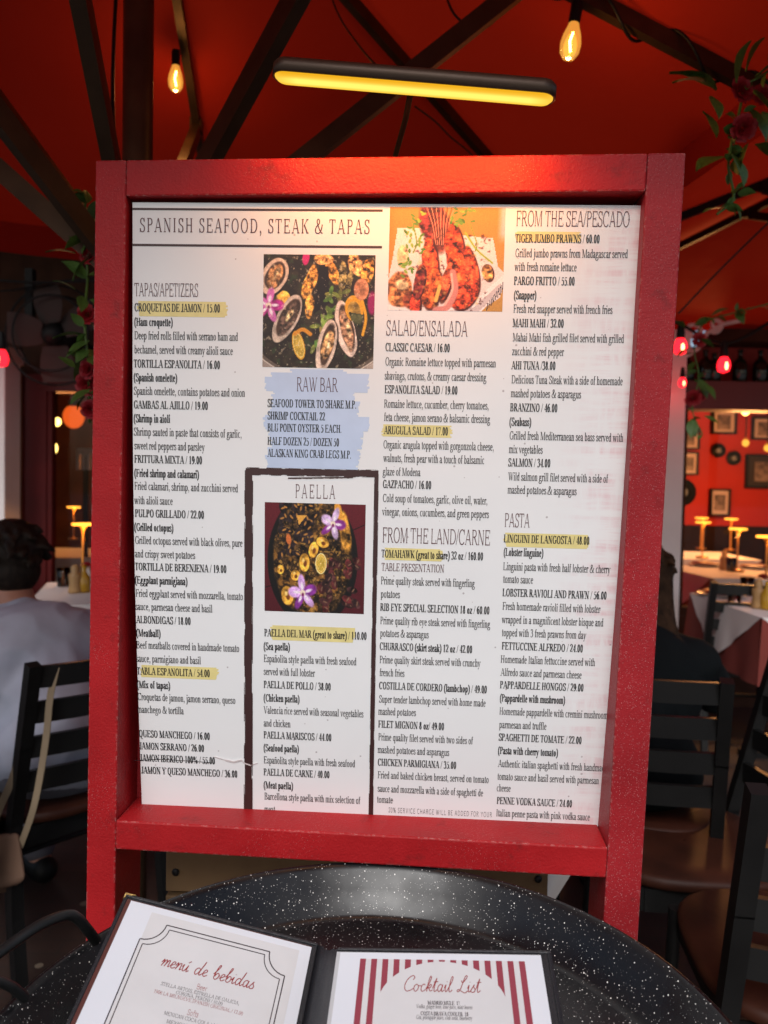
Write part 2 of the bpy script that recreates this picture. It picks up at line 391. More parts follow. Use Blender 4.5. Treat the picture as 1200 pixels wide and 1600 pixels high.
def glyph(ch, st):
    p = Pen(st); T, t = st.T, st.t; S, H, A, D, V = p.stem, p.hair, p.arc, p.diag, p.crv
    h = T / 2
    if ch == 'A':
        D(95, 0, 345, 662, 't'); D(620, 0, 370, 662, 'T'); H(190, 510, 225); w = 715
        p.serif(95, 0, 'b', 0); p.serif(625, 0, 'b', 0)
    elif ch == 'B':
        S(150, 0, 662, 'll'); H(150, 330, 662 - t / 2); A(330, 497, 215, 165, 90, -90); H(150, 360, 345); A(350, 172, 250, 172, 90, -90); H(150, 350, t / 2); w = 640
    elif ch == 'C':
        A(370, 331, 335, 345, 45, 318, 20); p.tick(608, 440, 672); w = 670
    elif ch == 'D':
        S(150, 0, 662, 'll'); H(150, 330, 662 - t / 2); A(330, 331, 355, 331, 90, -90, 16); H(150, 330, t / 2); w = 720
    elif ch == 'E':
        S(150, 0, 662, 'll'); H(150, 560, 662 - t / 2); p.tick(555, 520, 662); H(150, 430, 340); p.tick(430, 265, 420); H(150, 580, t / 2); p.tick(580, 0, 160); w = 620
    elif ch == 'F':
        S(150, 0, 662, 'bl'); H(150, 540, 662 - t / 2); p.tick(535, 510, 662); H(150, 420, 335); p.tick(420, 260, 415); w = 565
    elif ch == 'G':
        A(370, 331, 335, 345, 45, 300, 20); p.tick(600, 440, 672); S(590, 30, 320, 'nb'); w = 715
    elif ch == 'H':
        S(160, 0, 662); S(565, 0, 662); H(160, 565, 340); w = 725
    elif ch == 'I':
        S(167, 0, 662); w = 335
    elif ch == 'J':
        S(255, 130, 662, 'nb'); V([(255, 180), (240, 60), (170, 10), (90, 20), (45, 80)]); w = 390
    elif ch == 'K':
        S(150, 0, 662); D(250, 330, 580, 662, 't'); D(600, 0, 300, 390, 'T'); p.serif(610, 0, 'b', 0); p.serif(580, 662, 'b', 1); w = 715
    elif ch == 'L':
        S(150, 0, 662, 'lb'); H(150, 570, t / 2); p.tick(568, 0, 180); w = 600
    elif ch == 'M':
        S(125, 0, 662, 'bl', t * 1.1); D(430, 0, 160, 662, 'T'); D(430, 0, 700, 662, 't'); S(735, 0, 662, 'br'); w = 880
    elif ch == 'N':
        S(125, 0, 662, 'bl', t * 1.1); D(585, 0, 135, 662, 'T'); S(600, 0, 662, 'nb', t * 1.1); w = 725
    elif ch == 'O':
        A(361, 331, 330, 345, 0, 360, 28); w = 722
    elif ch == 'P':
        S(150, 0, 662, 'bl'); H(150, 310, 662 - t / 2); A(320, 490, 225, 172, 90, -90); H(150, 320, 318 + t / 2); w = 570
    elif ch == 'Q':
        A(361, 331, 330, 345, 0, 360, 28); V([(330, 40), (440, -60), (560, -150), (690, -160)]); w = 722
    elif ch == 'R':
        S(150, 0, 662, 'bl'); H(150, 310, 662 - t / 2); A(320, 495, 220, 167, 90, -90); H(150, 340, 328 + t / 2); D(590, 0, 330, 345, 'T'); p.serif(610, 0, 'b', 0); w = 670
    elif ch == 'S':
        V([(455, 500), (420, 600), (290, 650), (150, 600), (115, 500), (180, 400), (300, 340), (430, 270), (475, 160), (420, 50), (290, 10), (140, 45), (75, 170)]); p.tick(470, 480, 672); p.tick(70, -8, 190); w = 545
    elif ch == 'T':
        S(305, 0, 662, 'bn'); H(40, 570, 662 - t / 2); p.tick(45, 500, 662); p.tick(566, 500, 662); w = 610
    elif ch == 'U':
        S(160, 200, 662, 'nb'); V([(160, 240), (175, 110), (250, 35), (370, 20), (490, 40), (560, 120), (575, 260)]); S(580, 220, 662, 'nb', t * 1.1); w = 725
    elif ch == 'V':
        D(365, 0, 120, 662, 'T'); D(365, 0, 600, 662, 't'); p.serif(110, 662, 'b', 1); p.serif(605, 662, 'b', 1); w = 715
    elif ch == 'W':
        D(310, 0, 105, 662, 'T'); D(310, 0, 470, 500, 't'); D(650, 0, 440, 662, 'T'); D(650, 0, 850, 662, 't')
        p.serif(95, 662, 'b', 1); p.serif(430, 662, 'b', 1); p.serif(850, 662, 'b', 1); w = 940
    elif ch == 'X':
        D(600, 0, 130, 662, 'T'); D(110, 0, 590, 662, 't'); [p.serif(x, y, 'b', y > 0) for x in (110, 600) for y in (0, 662)]; w = 715
    elif ch == 'Y':
        D(355, 300, 115, 662, 'T'); D(365, 300, 590, 662, 't'); S(360, 0, 310, 'bn'); p.serif(110, 662, 'b', 1); p.serif(595, 662, 'b', 1); w = 710
    elif ch == 'Z':
        H(60, 560, 662 - t / 2); D(90, 0, 500, 662, 'T'); H(50, 570, t / 2); p.tick(66, 510, 662); p.tick(566, 0, 160); w = 610
    elif ch == 'a':
        V([(80, 345), (110, 425), (210, 445), (290, 400), (300, 300)]); S(305, 60, 310, 'nn'); V([(300, 90), (320, 20), (370, 15), (425, 55)]); V([(300, 275), (160, 225), (80, 160), (75, 80), (130, 20), (220, 30), (300, 100)]); w = 440
    elif ch == 'b':
        S(120, 0, 683, 'nl'); A(260, 222, 200, 232, 155, -155, 16); w = 505
    elif ch == 'c':
        A(250, 225, 215, 235, 50, 312, 16); w = 440
    elif ch == 'd':
        S(370, 0, 683, 'rl'); A(235, 222, 205, 232, 28, 332, 16); w = 500
    elif ch == 'e':
        A(235, 225, 205, 235, 10, 318, 18); H(70, 405, 262); w = 440
    elif ch == 'f':
        S(145, 0, 540, 'bn'); V([(145, 520), (160, 620), (220, 670), (310, 640)]); H(40, 300, 435); w = 315
    elif ch == 'g':
        A(215, 310, 165, 145, 0, 360, 16); V([(120, 190), (90, 110), (140, 60), (300, 45), (410, 20), (440, -60), (380, -160), (220, -200), (80, -165), (50, -95), (110, -30), (170, 30)]); H(330, 460, 420); w = 490
    elif ch == 'h':
        S(125, 0, 683, 'bl'); V([(125, 330), (200, 425), (290, 440), (360, 390), (375, 300)]); S(375, 0, 310, 'bn'); w = 505
    elif ch == 'i':
        S(140, 0, 450, 'bl'); p.dot(140, 615, max(T * .62, 58)); w = 280
    elif ch == 'j':
        S(155, -60, 450, 'nl'); V([(155, -40), (140, -160), (80, -205), (0, -180)]); p.dot(155, 615, max(T * .62, 58)); w = 280
    elif ch == 'k':
        S(125, 0, 683, 'bl'); D(190, 220, 390, 450, 't'); D(420, 0, 240, 290, 'T'); p.serif(430, 0, 'b', 0); p.serif(390, 450, 'b', 1); w = 500
    elif ch == 'l':
        S(140, 0, 683, 'bl'); w = 280
    elif ch == 'm':
        S(125, 0, 450, 'bl'); S(390, 0, 310, 'bn'); S(650, 0, 310, 'bn')
        V([(125, 330), (200, 425), (300, 440), (375, 390), (390, 300)]); V([(390, 330), (460, 425), (560, 440), (635, 390), (650, 300)]); w = 775
    elif ch == 'n':
        S(125, 0, 450, 'bl'); V([(125, 330), (200, 425), (290, 440), (360, 390), (375, 300)]); S(375, 0, 310, 'bn'); w = 500
    elif ch == 'o':
        A(250, 225, 215, 235, 0, 360, 24); w = 500
    elif ch == 'p':
        S(120, -217, 450, 'bl'); A(265, 225, 205, 235, 150, -150, 16); w = 505
    elif ch == 'q':
        S(375, -217, 450, 'bn'); A(240, 225, 205, 235, 28, 332, 16); w = 500
    elif ch == 'r':
        S(120, 0, 450, 'bl'); V([(120, 310), (180, 410), (250, 440), (320, 415)]); p.dot(310, 390, T * .5); w = 335
    elif ch == 's':
        V([(305, 345), (275, 420), (190, 445), (100, 410), (85, 330), (150, 270), (260, 215), (325, 140), (290, 45), (190, 10), (95, 40), (55, 130)]); w = 385
    elif ch == 't':
        S(145, 70, 580, 'nn'); V([(145, 100), (165, 25), (215, 15), (275, 50)]); H(30, 270, 435); w = 285
    elif ch == 'u':
        S(120, 120, 450, 'nl'); V([(120, 150), (135, 50), (210, 15), (300, 50), (375, 130)]); S(375, 0, 450, 'rl'); w = 500
    elif ch == 'v':
        D(255, 0, 100, 450, 'T'); D(255, 0, 410, 450, 't'); p.serif(95, 450, 'b', 1); p.serif(410, 450, 'b', 1); w = 495
    elif ch == 'w':
        D(220, 0, 85, 450, 'T'); D(220, 0, 350, 400, 't'); D(490, 0, 345, 450, 'T'); D(490, 0, 630, 450, 't'); p.serif(80, 450, 'b', 1); p.serif(335, 450, 'b', 1); p.serif(635, 450, 'b', 1); w = 720
    elif ch == 'x':
        D(400, 0, 105, 450, 'T'); D(85, 0, 390, 450, 't'); [p.serif(x, y, 'b', y > 0) for x in (90, 400) for y in (0, 450)]; w = 495
    elif ch == 'y':
        D(255, 0, 100, 450, 'T'); D(160, -190, 410, 450, 't'); p.dot(120, -180, T * .5); p.serif(95, 450, 'b', 1); p.serif(410, 450, 'b', 1); w = 495
    elif ch == 'z':
        H(50, 400, 450 - t / 2); D(80, 0, 360, 450, 'T'); H(40, 405, t / 2); p.tick(55, 340, 450); p.tick(402, 0, 110); w = 440
    elif ch == '0': A(250, 331, 225, 345, 0, 360, 26); w = 500
    elif ch == '1': S(260, 0, 676, 'bn'); V([(260, 640), (190, 590), (120, 565)], w=t * 1.3); w = 500
    elif ch == '2': V([(75, 510), (130, 630), (250, 660), (370, 600), (390, 480), (300, 310), (170, 150), (70, 45)]); H(50, 440, t * .8); p.tick(440, 0, 150); w = 500
    elif ch == '3': V([(80, 540), (140, 640), (250, 660), (350, 600), (350, 480), (270, 380), (180, 350)]); V([(200, 360), (320, 340), (400, 240), (380, 100), (270, 15), (150, 10), (60, 80)]); w = 500
    elif ch == '4': S(355, 0, 676, 'bn'); D(60, 190, 345, 676, 't'); H(40, 465, 190); w = 500
    elif ch == '5': H(150, 430, 640 - t / 2); D(110, 370, 165, 640, 't'); V([(110, 380), (230, 400), (360, 330), (400, 200), (330, 60), (190, 10), (60, 70)]); w = 500
    elif ch == '6': A(260, 215, 215, 228, 0, 360, 20); V([(75, 220), (100, 420), (220, 590), (420, 668)]); w = 500
    elif ch == '7': H(40, 440, 655 - t / 2); D(190, 0, 430, 640, 't'); D(180, 0, 415, 640, 't'); p.tick(50, 500, 655); w = 500
    elif ch == '8': A(250, 500, 175, 172, 0, 360, 18); A(250, 175, 215, 188, 0, 360, 20); w = 500
    elif ch == '9': A(240, 445, 215, 228, 0, 360, 20); V([(425, 440), (400, 240), (280, 80), (80, -8)]); w = 500
    elif ch == '/': D(20, -10, 260, 676, 't'); D(14, -10, 254, 676, 't'); w = 280
    elif ch == '.': p.dot(125, 50, 62); w = 250
    elif ch == ',': p.dot(125, 50, 62); V([(165, 50), (160, -50), (90, -130)], w=46); w = 250
    elif ch == '(': V([(290, 690), (130, 500), (90, 250), (130, 0), (290, -180)]); w = 330
    elif ch == ')': V([(40, 690), (200, 500), (240, 250), (200, 0), (40, -180)]); w = 330
    elif ch == '&':
        V([(700, 420), (620, 200), (480, 50), (280, 0), (110, 60), (80, 190), (170, 320), (320, 400), (430, 500), (420, 620), (320, 660), (230, 600), (240, 480), (400, 250), (560, 70), (740, 10)]); w = 780
    elif ch == '%': A(200, 490, 160, 180, 0, 360, 16); A(620, 160, 160, 180, 0, 360, 16); D(230, -10, 600, 676, 't'); w = 830
    elif ch == '\u00f1':
        q, w = glyph('n', st); p.q = list(q); V([(120, 560), (190, 620), (290, 570), (370, 625)], w=t * 1.5)
    else: w = 250
    return p.q, w
_gc = {}
def layout(text, st):
    """quads of a line of text with its advance width, starting at x = 0"""
    x = 0; out = []
    for ch in text:
        k = (ch, id(st))
        if k not in _gc: _gc[k] = glyph(ch, st) if ch != ' ' else ([], 250)
        q, w = _gc[k]
        out += [tuple((a + x + st.slant * b, b) for a, b in poly) for poly in q]
        x += w + st.track
    return out, max(x - st.track, 1)

# joined-up script, each letter one or more smooth strokes in a box of x-height 300
SCRIPT = {
 'm': ([[(0, 150), (50, 300), (70, 200), (50, 0)], [(55, 60), (120, 260), (170, 290), (180, 180), (165, 0)], [(168, 60), (230, 260), (285, 290), (295, 150), (300, 20), (360, 60)]], 350),
 'e': ([[(0, 90), (90, 140), (170, 220), (150, 290), (90, 280), (50, 180), (60, 60), (130, 5), (230, 80)]], 220),
 'n': ([[(0, 150), (50, 300), (70, 200), (50, 0)], [(55, 60), (120, 250), (190, 290), (205, 150), (205, 20), (270, 70)]], 260),
 'u': ([[(0, 180), (40, 290), (40, 120), (80, 10), (150, 60), (210, 290)], [(210, 290), (205, 90), (230, 5), (300, 80)]], 290),
 '\u00fa': ([[(0, 180), (40, 290), (40, 120), (80, 10), (150, 60), (210, 290)], [(210, 290), (205, 90), (230, 5), (300, 80)], [(160, 390), (240, 480)]], 290),
 'd': ([[(210, 240), (130, 300), (50, 220), (40, 80), (100, 0), (180, 90), (260, 420), (290, 620)], [(280, 580), (225, 250), (220, 60), (260, 5), (330, 80)]], 320),
 'b': ([[(0, 200), (120, 480), (140, 620), (90, 600), (60, 350), (60, 60)], [(60, 100), (140, 270), (220, 230), (220, 80), (140, 0), (65, 50)], [(215, 200), (280, 180)]], 275),
 'i': ([[(0, 140), (50, 290), (45, 100), (80, 5), (150, 80)], [(70, 400), (80, 425)]], 140),
 'a': ([[(190, 250), (120, 300), (40, 210), (40, 70), (100, 0), (170, 90), (210, 290)], [(210, 290), (195, 90), (225, 5), (300, 80)]], 290),
 's': ([[(0, 60), (90, 250), (120, 310), (100, 220), (170, 120), (150, 20), (60, 0), (0, 50)]], 200),
 'C': ([[(330, 470), (380, 560), (310, 640), (170, 560), (60, 360), (50, 150), (140, 10), (290, 30), (420, 120)]], 400),
 'o': ([[(120, 290), (40, 220), (40, 80), (110, 0), (190, 70), (200, 200), (130, 290)], [(190, 230), (260, 220), (300, 250)]], 280),
 'c': ([[(180, 250), (130, 300), (50, 220), (50, 70), (120, 0), (240, 90)]], 230),
 'k': ([[(0, 80), (130, 420), (150, 600), (100, 600), (60, 350), (55, 0)], [(60, 120), (150, 280), (210, 260), (170, 160), (80, 140)], [(120, 145), (190, 20), (280, 70)]], 270),
 't': ([[(0, 120), (110, 560), (70, 250), (70, 60), (110, 0), (190, 80)], [(10, 390), (190, 410)]], 180),
 'l': ([[(0, 80), (130, 420), (150, 600), (100, 600), (60, 350), (60, 70), (110, 0), (190, 80)]], 170),
 'L': ([[(120, 480), (170, 380), (260, 480), (330, 640), (260, 660), (190, 400), (120, 100), (40, 10), (0, 60), (60, 100), (200, 20), (330, -30), (430, 60)]], 400),
}
def script(text, wid):
    st = Style(wid, wid, 0); x = 0; out = []
    for ch in text:
        if ch == ' ': x += 220; continue
        strokes, w = SCRIPT[ch]
        for k in strokes:
            pn = Pen(st); pn.crv([(a + x + .18 * b, b) for a, b in k], w=wid); out += pn.q
        x += w
    return out, x

# ------------------------------------------------------------ setting: ground
g = MB(); g.grid([[(x, y, 0) for x in (-60, -8, 8, 60)] for y in (-60, -1.2, 12, 60)], False)
mg = bpy.data.materials.new("paving"); mg.use_nodes = True; nt = mg.node_tree; b = nt.nodes["Principled BSDF"]
tc = node(nt, "ShaderNodeTexCoord"); bt = node(nt, "ShaderNodeTexBrick"); bt.inputs["Scale"].default_value = 4.0
bt.inputs["Color1"].default_value = (.050, .026, .019, 1); bt.inputs["Color2"].default_value = (.036, .020, .015, 1); bt.inputs["Mortar"].default_value = (.03, .022, .018, 1)
bt.inputs["Mortar Size"].default_value = .012
nt.links.new(tc.outputs["Object"], bt.inputs["Vector"])
nn = noise(nt, tc.outputs["Object"], 6, 6); dk, _ = dots(nt, tc.outputs["Object"], 9, .16)
c = mixc(nt, maprange(nt, nn, .3, .7, 0, .6), bt.outputs[0], (.03, .016, .012)); c = mixc(nt, math_n(nt, 'MULTIPLY', dk, .5), c, (.35, .28, .2))
nt.links.new(c, b.inputs["Base Color"]); b.inputs["Roughness"].default_value = .6
tag(g.build("ground", mg), kind="structure")
st = MB(); st.grid([[(x, y, .004) for x in (-60, 60)] for y in (-60, -1.2)], False)
tag(st.build("pavement", mat("pavement_concrete", (.34, .33, .31), .85, var=.12, vscale=3)), kind="structure")

# ------------------------------------------------------------ the menu board
TLc = np.array([(149 - 600) / FPX, (250 - 800) / FPX, 1.0]) * .9324
def npv(*a): return np.array(a, float)
ux = npv(.99744347, .01894883, -.06890183); uy = npv(-.03739126, .99725029, .06398244)
uy -= ux * (ux @ uy); uy /= np.linalg.norm(uy); un = np.cross(ux, uy)
def cdir(c): return RT * c[0] - UP * c[1] + FW * c[2]
BX, BZ, BY = cdir(ux), -cdir(uy), cdir(un)      # right, up, away from the viewer
BO = C2W(TLc)
bm4 = Matrix(((BX.x, BY.x, BZ.x, 0), (BX.y, BY.y, BZ.y, 0), (BX.z, BY.z, BZ.z, 0), (0, 0, 0, 1)))
LEG = BO.z / BZ.z                                # leg length down to the ground
base = BO - BZ * LEG
board = thing("menu_board", "tall red painted wooden board framing a printed menu sheet, standing behind the speckled pan", "menu board", base)
board.rotation_euler = bm4.to_euler()
TOP = LEG
def BP(x, y, z): return (x, y, TOP + z)          # board coordinates with z = 0 at the top edge
W_, D_ = .700, .088
def bbox(m, x0, x1, y0, y1, z0, z1): m.box(x0, x1, y0, y1, TOP + z0, TOP + z1)
# stiles taper a touch like the photo's; the top rail butts between them
SHEAR = .0228                                   # the frame is slightly out of square
def shear(mb): mb.v = [(x + SHEAR * z, y, z) for x, y, z in mb.v]
def stile(x0, x1, matn):
    me = MB(); n = 26; zz = [-LEG + (LEG) * i / n for i in range(n + 1)]
    # own object origin near the board's top so the paint varies along it
    for i in range(1):
        me.box(x0, x1, 0, D_, -LEG + .0, 0)
    shear(me); o = me.build("stile", M[matn], board, bevel=.0022); o.location = (0, 0, TOP); return o
s1 = stile(0, .0385, 'red_frame'); s2 = stile(W_ - .0430, W_, 'red_frame_worn')
r1 = MB(); r1.box(.0385 + .0004, W_ - .0430 - .0004, -.0012, D_ - .006, -.0435, -.0006)
shear(r1); o = r1.build("top_rail", M['red_frame'], board, bevel=.0022); o.location = (0, 0, TOP)
r2 = MB(); r2.hexa([(x, y, z) for h in (0, 1) for x, y, z in (((.0389, -.0020, -.8605 if not h else -.8225)), (W_ - .0434, -.0020, -.8655 if not h else -.8270), (W_ - .0434, D_ - .006, -.8655 if not h else -.8270), (.0389, D_ - .006, -.8605 if not h else -.8225))])
shear(r2); o = r2.build("bottom_rail", M['red_frame'], board, bevel=.0022); o.location = (0, 0, TOP)
bp = MB(); bp.box(.0385 + .0004, W_ - .0434, .067, D_ - .008, -.822, -.044)
shear(bp); o = bp.build("back_panel", M['back_red'], board); o.location = (0, 0, TOP)

# the sheet's own plane (solved from its four corners), in board coordinates
SC = 1.017
q = [(207, 316), (997, 321), (940, 1292), (220, 1258)]; dz = [.9253, .8946, .9821, 1.0128]
pc = [C2W(((u - 600) / FPX * d * SC, (v - 800) / FPX * d * SC, d * SC)) for (u, v), d in zip(q, dz)]
SX = (pc[1] - pc[0]).normalized(); SY = (pc[3] - pc[0]); SY = (SY - SX * SY.dot(SX)).normalized(); SN = SY.cross(SX)   # SN faces the viewer
if SN.dot(FW) > 0: SN = -SN
SO = pc[0]
def sheet(u, v):
    """photo pixel -> sheet coordinates (x right, y down, metres)"""
    d = FW + RT * ((u - 600) / FPX) + UP * ((800 - v) / FPX)
    h = 0.
    for _ in range(4):
        t = (SO + SN * h - CAMPOS).dot(SN) / d.dot(SN); p = CAMPOS + d * t - SO; h = bulge(p.dot(SY))
    return p.dot(SX), p.dot(SY)
def bulge(y): return .0125 * math.sin(math.pi * min(1, max(0, y / .80))) ** 1.2      # the sheet bellies a little towards the viewer
BI = Matrix.Translation(base) @ bm4; BI.invert()
def S3(x, y, h=0.): return BI @ (SO + SX * x + SY * y + SN * (h + bulge(y)))

# sheet: a fine grid, faintly wavy at its edges, tucked behind the bottom rail
me = MB(); nx, ny = 60, 80; rows = []
Hs = .790
for j in range(ny + 1):
    row = []
    for i in range(nx + 1):
        fx, fy = i / nx, j / ny
        x = fx * .6185; y = fy * Hs
        row.append(S3(x, y, 0.0))
    rows.append(row)
me.grid(rows, True)
msh = bpy.data.materials.new("laminated_sheet"); msh.use_nodes = True; nt = msh.node_tree; b = nt.nodes["Principled BSDF"]
tc = node(nt, "ShaderNodeTexCoord"); ov = tc.outputs["Object"]; sp = node(nt, "ShaderNodeSeparateXYZ"); nt.links.new(ov, sp.inputs[0])
n1 = noise(nt, ov, 5, 4); base_c = mixc(nt, maprange(nt, n1, .3, .7), (.71, .715, .72), (.75, .755, .76))
mp = node(nt, "ShaderNodeMapping"); mp.inputs["Scale"].default_value = (30, 30, 5); nt.links.new(ov, mp.inputs[0])
sm = noise(nt, mp.outputs[0], 3.0, 5, .65)
mpb = node(nt, "ShaderNodeMapping"); mpb.inputs["Scale"].default_value = (6, 6, 70); nt.links.new(ov, mpb.inputs[0])
sm2 = noise(nt, mpb.outputs[0], 1.6, 4, .6)
rightk = maprange(nt, sp.outputs[0], .565, .635)
stain = math_n(nt, 'MULTIPLY', math_n(nt, 'MULTIPLY', rightk, maprange(nt, sm2, .42, .66)), maprange(nt, sm, .35, .6), True)
lowk = maprange(nt, sp.outputs[2], TOP - .70, TOP - .82); stain2 = math_n(nt, 'MULTIPLY', math_n(nt, 'MULTIPLY', lowk, maprange(nt, n1, .46, .68)), .28, True)
base_c = mixc(nt, math_n(nt, 'MULTIPLY', stain, .55), base_c, (.62, .30, .34)); base_c = mixc(nt, stain2, base_c, (.66, .42, .45))
mpc = node(nt, "ShaderNodeMapping"); mpc.inputs["Scale"].default_value = (34, 34, 20); mpc.inputs["Rotation"].default_value = (0, .5, 0); nt.links.new(ov, mpc.inputs[0])
scf = noise(nt, mpc.outputs[0], 2.2, 6, .75); scr = maprange(nt, scf, .72, .80, 0, .5)
base_c = mixc(nt, scr, base_c, (.42, .40, .38))
dk, _ = dots(nt, ov, 70, .11); base_c = mixc(nt, math_n(nt, 'MULTIPLY', dk, .55), base_c, (.22, .16, .16))
nt.links.new(base_c, b.inputs["Base Color"]); b.inputs["Roughness"].default_value = .34; b.inputs["Specular IOR Level"].default_value = .45
bpn = node(nt, "ShaderNodeBump"); bpn.inputs["Strength"].default_value = .05; bpn.inputs["Distance"].default_value = .01; nt.links.new(noise(nt, ov, 14, 3), bpn.inputs["Height"]); nt.links.new(bpn.outputs[0], b.inputs["Normal"])
sheet_o = me.build("menu_sheet", msh, board)

def sheet_mesh(name, mb, mt): return mb.build(name, mt, sheet_o)
EPS = [0]
def put_line(mb, text, x0, x1, yc, st, h=.00045, cap=None):
    """text between pixels x0..x1 at the line centre yc; returns cap height used"""
    a = sheet(x0, yc); b_ = sheet(x1, yc); polys, w = layout(text, st)
    sx = (b_[0] - a[0]) / w; sy = cap / CAP
    y0 = (a[1] + b_[1]) / 2 + cap / 2
    for k, pl in enumerate(polys):
        hh = h + (k % 6) * 6e-6
        mb.face([S3(a[0] + px * sx, y0 - py * sy, hh) for px, py in reversed(pl)] if False else [S3(a[0] + px * sx, y0 - py * sy, hh) for px, py in pl])
CB, CH = .0098, .0172                       # cap heights on the sheet
SECT = {}
SECT['tapas'] = """210 344 481 B CROQUETAS DE JAMON / 15.00|210 270 503 B (Ham croquette)|210 372 525 R Deep fried rolls filled with serrano ham and|210 364 547 R bechamel, served with creamy alioli sauce|209 344 569 B TORTILLA ESPANOLITA / 16.00|209 277 590 B (Spanish omelette)|209 383 612 R Spanish omelette, contains potatoes and onion|209 325 633 B GAMBAS AL AJILLO / 19.00|209 266 654 B (Shrimp in aioli|209 378 676 R Shrimp sauted in paste that consists of garlic,|210 320 697 R sweet red peppers and parsley|210 316 718 B FRITTURA MIXTA / 19.00|210 311 740 B (Fried shrimp and calamari)|210 372 761 R Fried calamari, shrimp, and zucchini served|210 270 782 R with alioli sauce|211 319 803 B PULPO GRILLADO / 22.00|210 271 824 B (Grilled octopus)|211 379 846 R Grilled octopus served with black olives, pure|211 305 866 R and crispy sweet potatoes|211 354 887 B TORTILLA DE BERENJENA / 19.00|211 293 907 B (Eggplant parmigiana)|212 380 929 R Fried eggplant served with mozzarella, tomato|212 332 949 R sauce, parmesan cheese and basil|213 298 969 B ALBONDIGAS / 18.00|213 251 989 B (Meatball)|213 374 1010 R Beef meatballs covered in handmade tomato|213 314 1030 R sauce, parmigiano and basil|214 328 1050 B TABLA ESPANOLITA / 54.00|214 266 1070 B (Mix of tapas)|215 368 1091 R Croquetas de jamon, jamon serrano, queso|215 287 1109 R manchego & tortilla|217 328 1148 B QUESO MANCHEGO / 16.00|218 319 1167 B JAMON SERRANO / 26.00|219 336 1186 B JAMON IBERICO 100% / 55.00|221 371 1206 B JAMON Y QUESO MANCHEGO / 36.00"""
SECT['raw'] = """418 557 631 B SEAFOOD TOWER TO SHARE M.P.|418 508 650 B SHRIMP COCKTAIL 22|418 534 669 B BLU POINT OYSTER 5 EACH.|418 530 690 B HALF DOZEN 25 / DOZEN 50|418 549 709 B ALASKAN KING CRAB LEGS M.P."""
SECT['paella'] = """413 573 991 B PAELLA DEL MAR (great to share) / 110.00|412 453 1010 B (Sea paella)|412 557 1031 R Espa\u00f1olita style paella with fresh seafood|412 492 1050 R served with full lobster|412 517 1071 B PAELLA DE POLLO / 38.00|412 468 1091 B (Chicken paella)|412 568 1112 R Valencia rice served with seasonal vegetables|412 454 1130 R and chicken|412 518 1150 B PAELLA MARISCOS / 44.00|412 467 1169 B (Seafood paella)|412 555 1190 R Espa\u00f1olita style paella with fresh seafood|412 515 1208 B PAELLA DE CARNE / 40.00|412 458 1227 B (Meat paella)|413 563 1247 R Barcellona style paella with mix selection of|413 430 1264 R meat"""
SECT['salad'] = """602 703 543 B CLASSIC CAESAR / 16.00|602 775 566 R Organic Romaine lettuce topped with parmesan|601 760 588 R shavings, crutons, & creamy caesar dressing|601 715 609 B ESPANOLITA SALAD / 19.00|600 764 632 R Romaine lettuce, cucumber, cherry tomatoes,|600 766 653 R feta cheese, jamon serano & balsamic dressing|600 700 673 B ARUGULA SALAD / 17.00|599 772 696 R Organic arugula topped with gorgonzola cheese,|599 757 717 R walnuts, fresh pear with a touch of balsamic|598 657 737 R glaze of Modena|598 674 757 B GAZPACHO / 16.00|598 762 780 R Cold soup of tomatoes, garlic, olive oil, water,|597 764 801 R vinegar, onions, cucumbers, and green peppers"""
SECT['land'] = """596 755 867 B TOMAHAWK (great to share) 32 oz / 160.00|596 694 887 M TABLE PRESENTATION|595 742 909 R Prime quality steak served with fingerling|595 625 928 R potatoes|594 765 951 B RIB EYE SPECIAL SELECTION 18 oz / 60.00|594 766 972 R Prime quality rib eye steak served with fingerling|594 670 990 R potatoes & asparagus|593 738 1012 B CHURRASCO (skirt steak) 12 oz / 42.00|593 751 1033 R Prime quality skirt steak served with crunchy|593 632 1051 R french fries|592 761 1074 B COSTILLA DE CORDERO (lambchop) / 49.00|592 759 1095 R Super tender lambchop served with home made|591 650 1112 R mashed potatoes|591 694 1133 B FILET MIGNON 8 oz/ 49.00|591 739 1154 R Prime quality filet served with two sides of|590 702 1173 R mashed potatoes and asparagus|590 713 1193 B CHICKEN PARMIGIANA / 35.00|590 764 1214 R Fried and baked chicken breast, served on tomato|590 755 1235 R sauce and mozzarella with a side of spaghetti de|589 614 1249 R tomate"""
SECT['sea'] = """805 937 373 B TIGER JUMBO PRAWNS / 60.00|805 981 396 R Grilled jumbo prawns from Madagascar served|804 901 417 R with fresh romaine lettuce|803 898 439 B PARGO FRITTO / 55.00|803 838 461 B (Snapper)|802 957 483 R Fresh red snapper served with french fries|801 881 505 B MAHI MAHI / 32.00|801 975 528 R Mahai Mahi fish grilled filet served with grilled|800 881 549 R zucchini & red pepper|799 868 571 B AHI TUNA /38.00|799 973 594 R Delicious Tuna Steak with a side of homemade|798 908 615 R mashed potatoes & asparagus|797 871 637 B BRANZINO / 46.00|796 830 659 B (Seabass)|796 974 682 R Grilled fresh Mediterranean sea bass served with|795 848 702 R mix vegetables|794 860 723 B SALMON / 34.00|794 950 746 R Wild salmon grill filet served with a side of|793 901 766 R mashed potatoes & asparagus"""
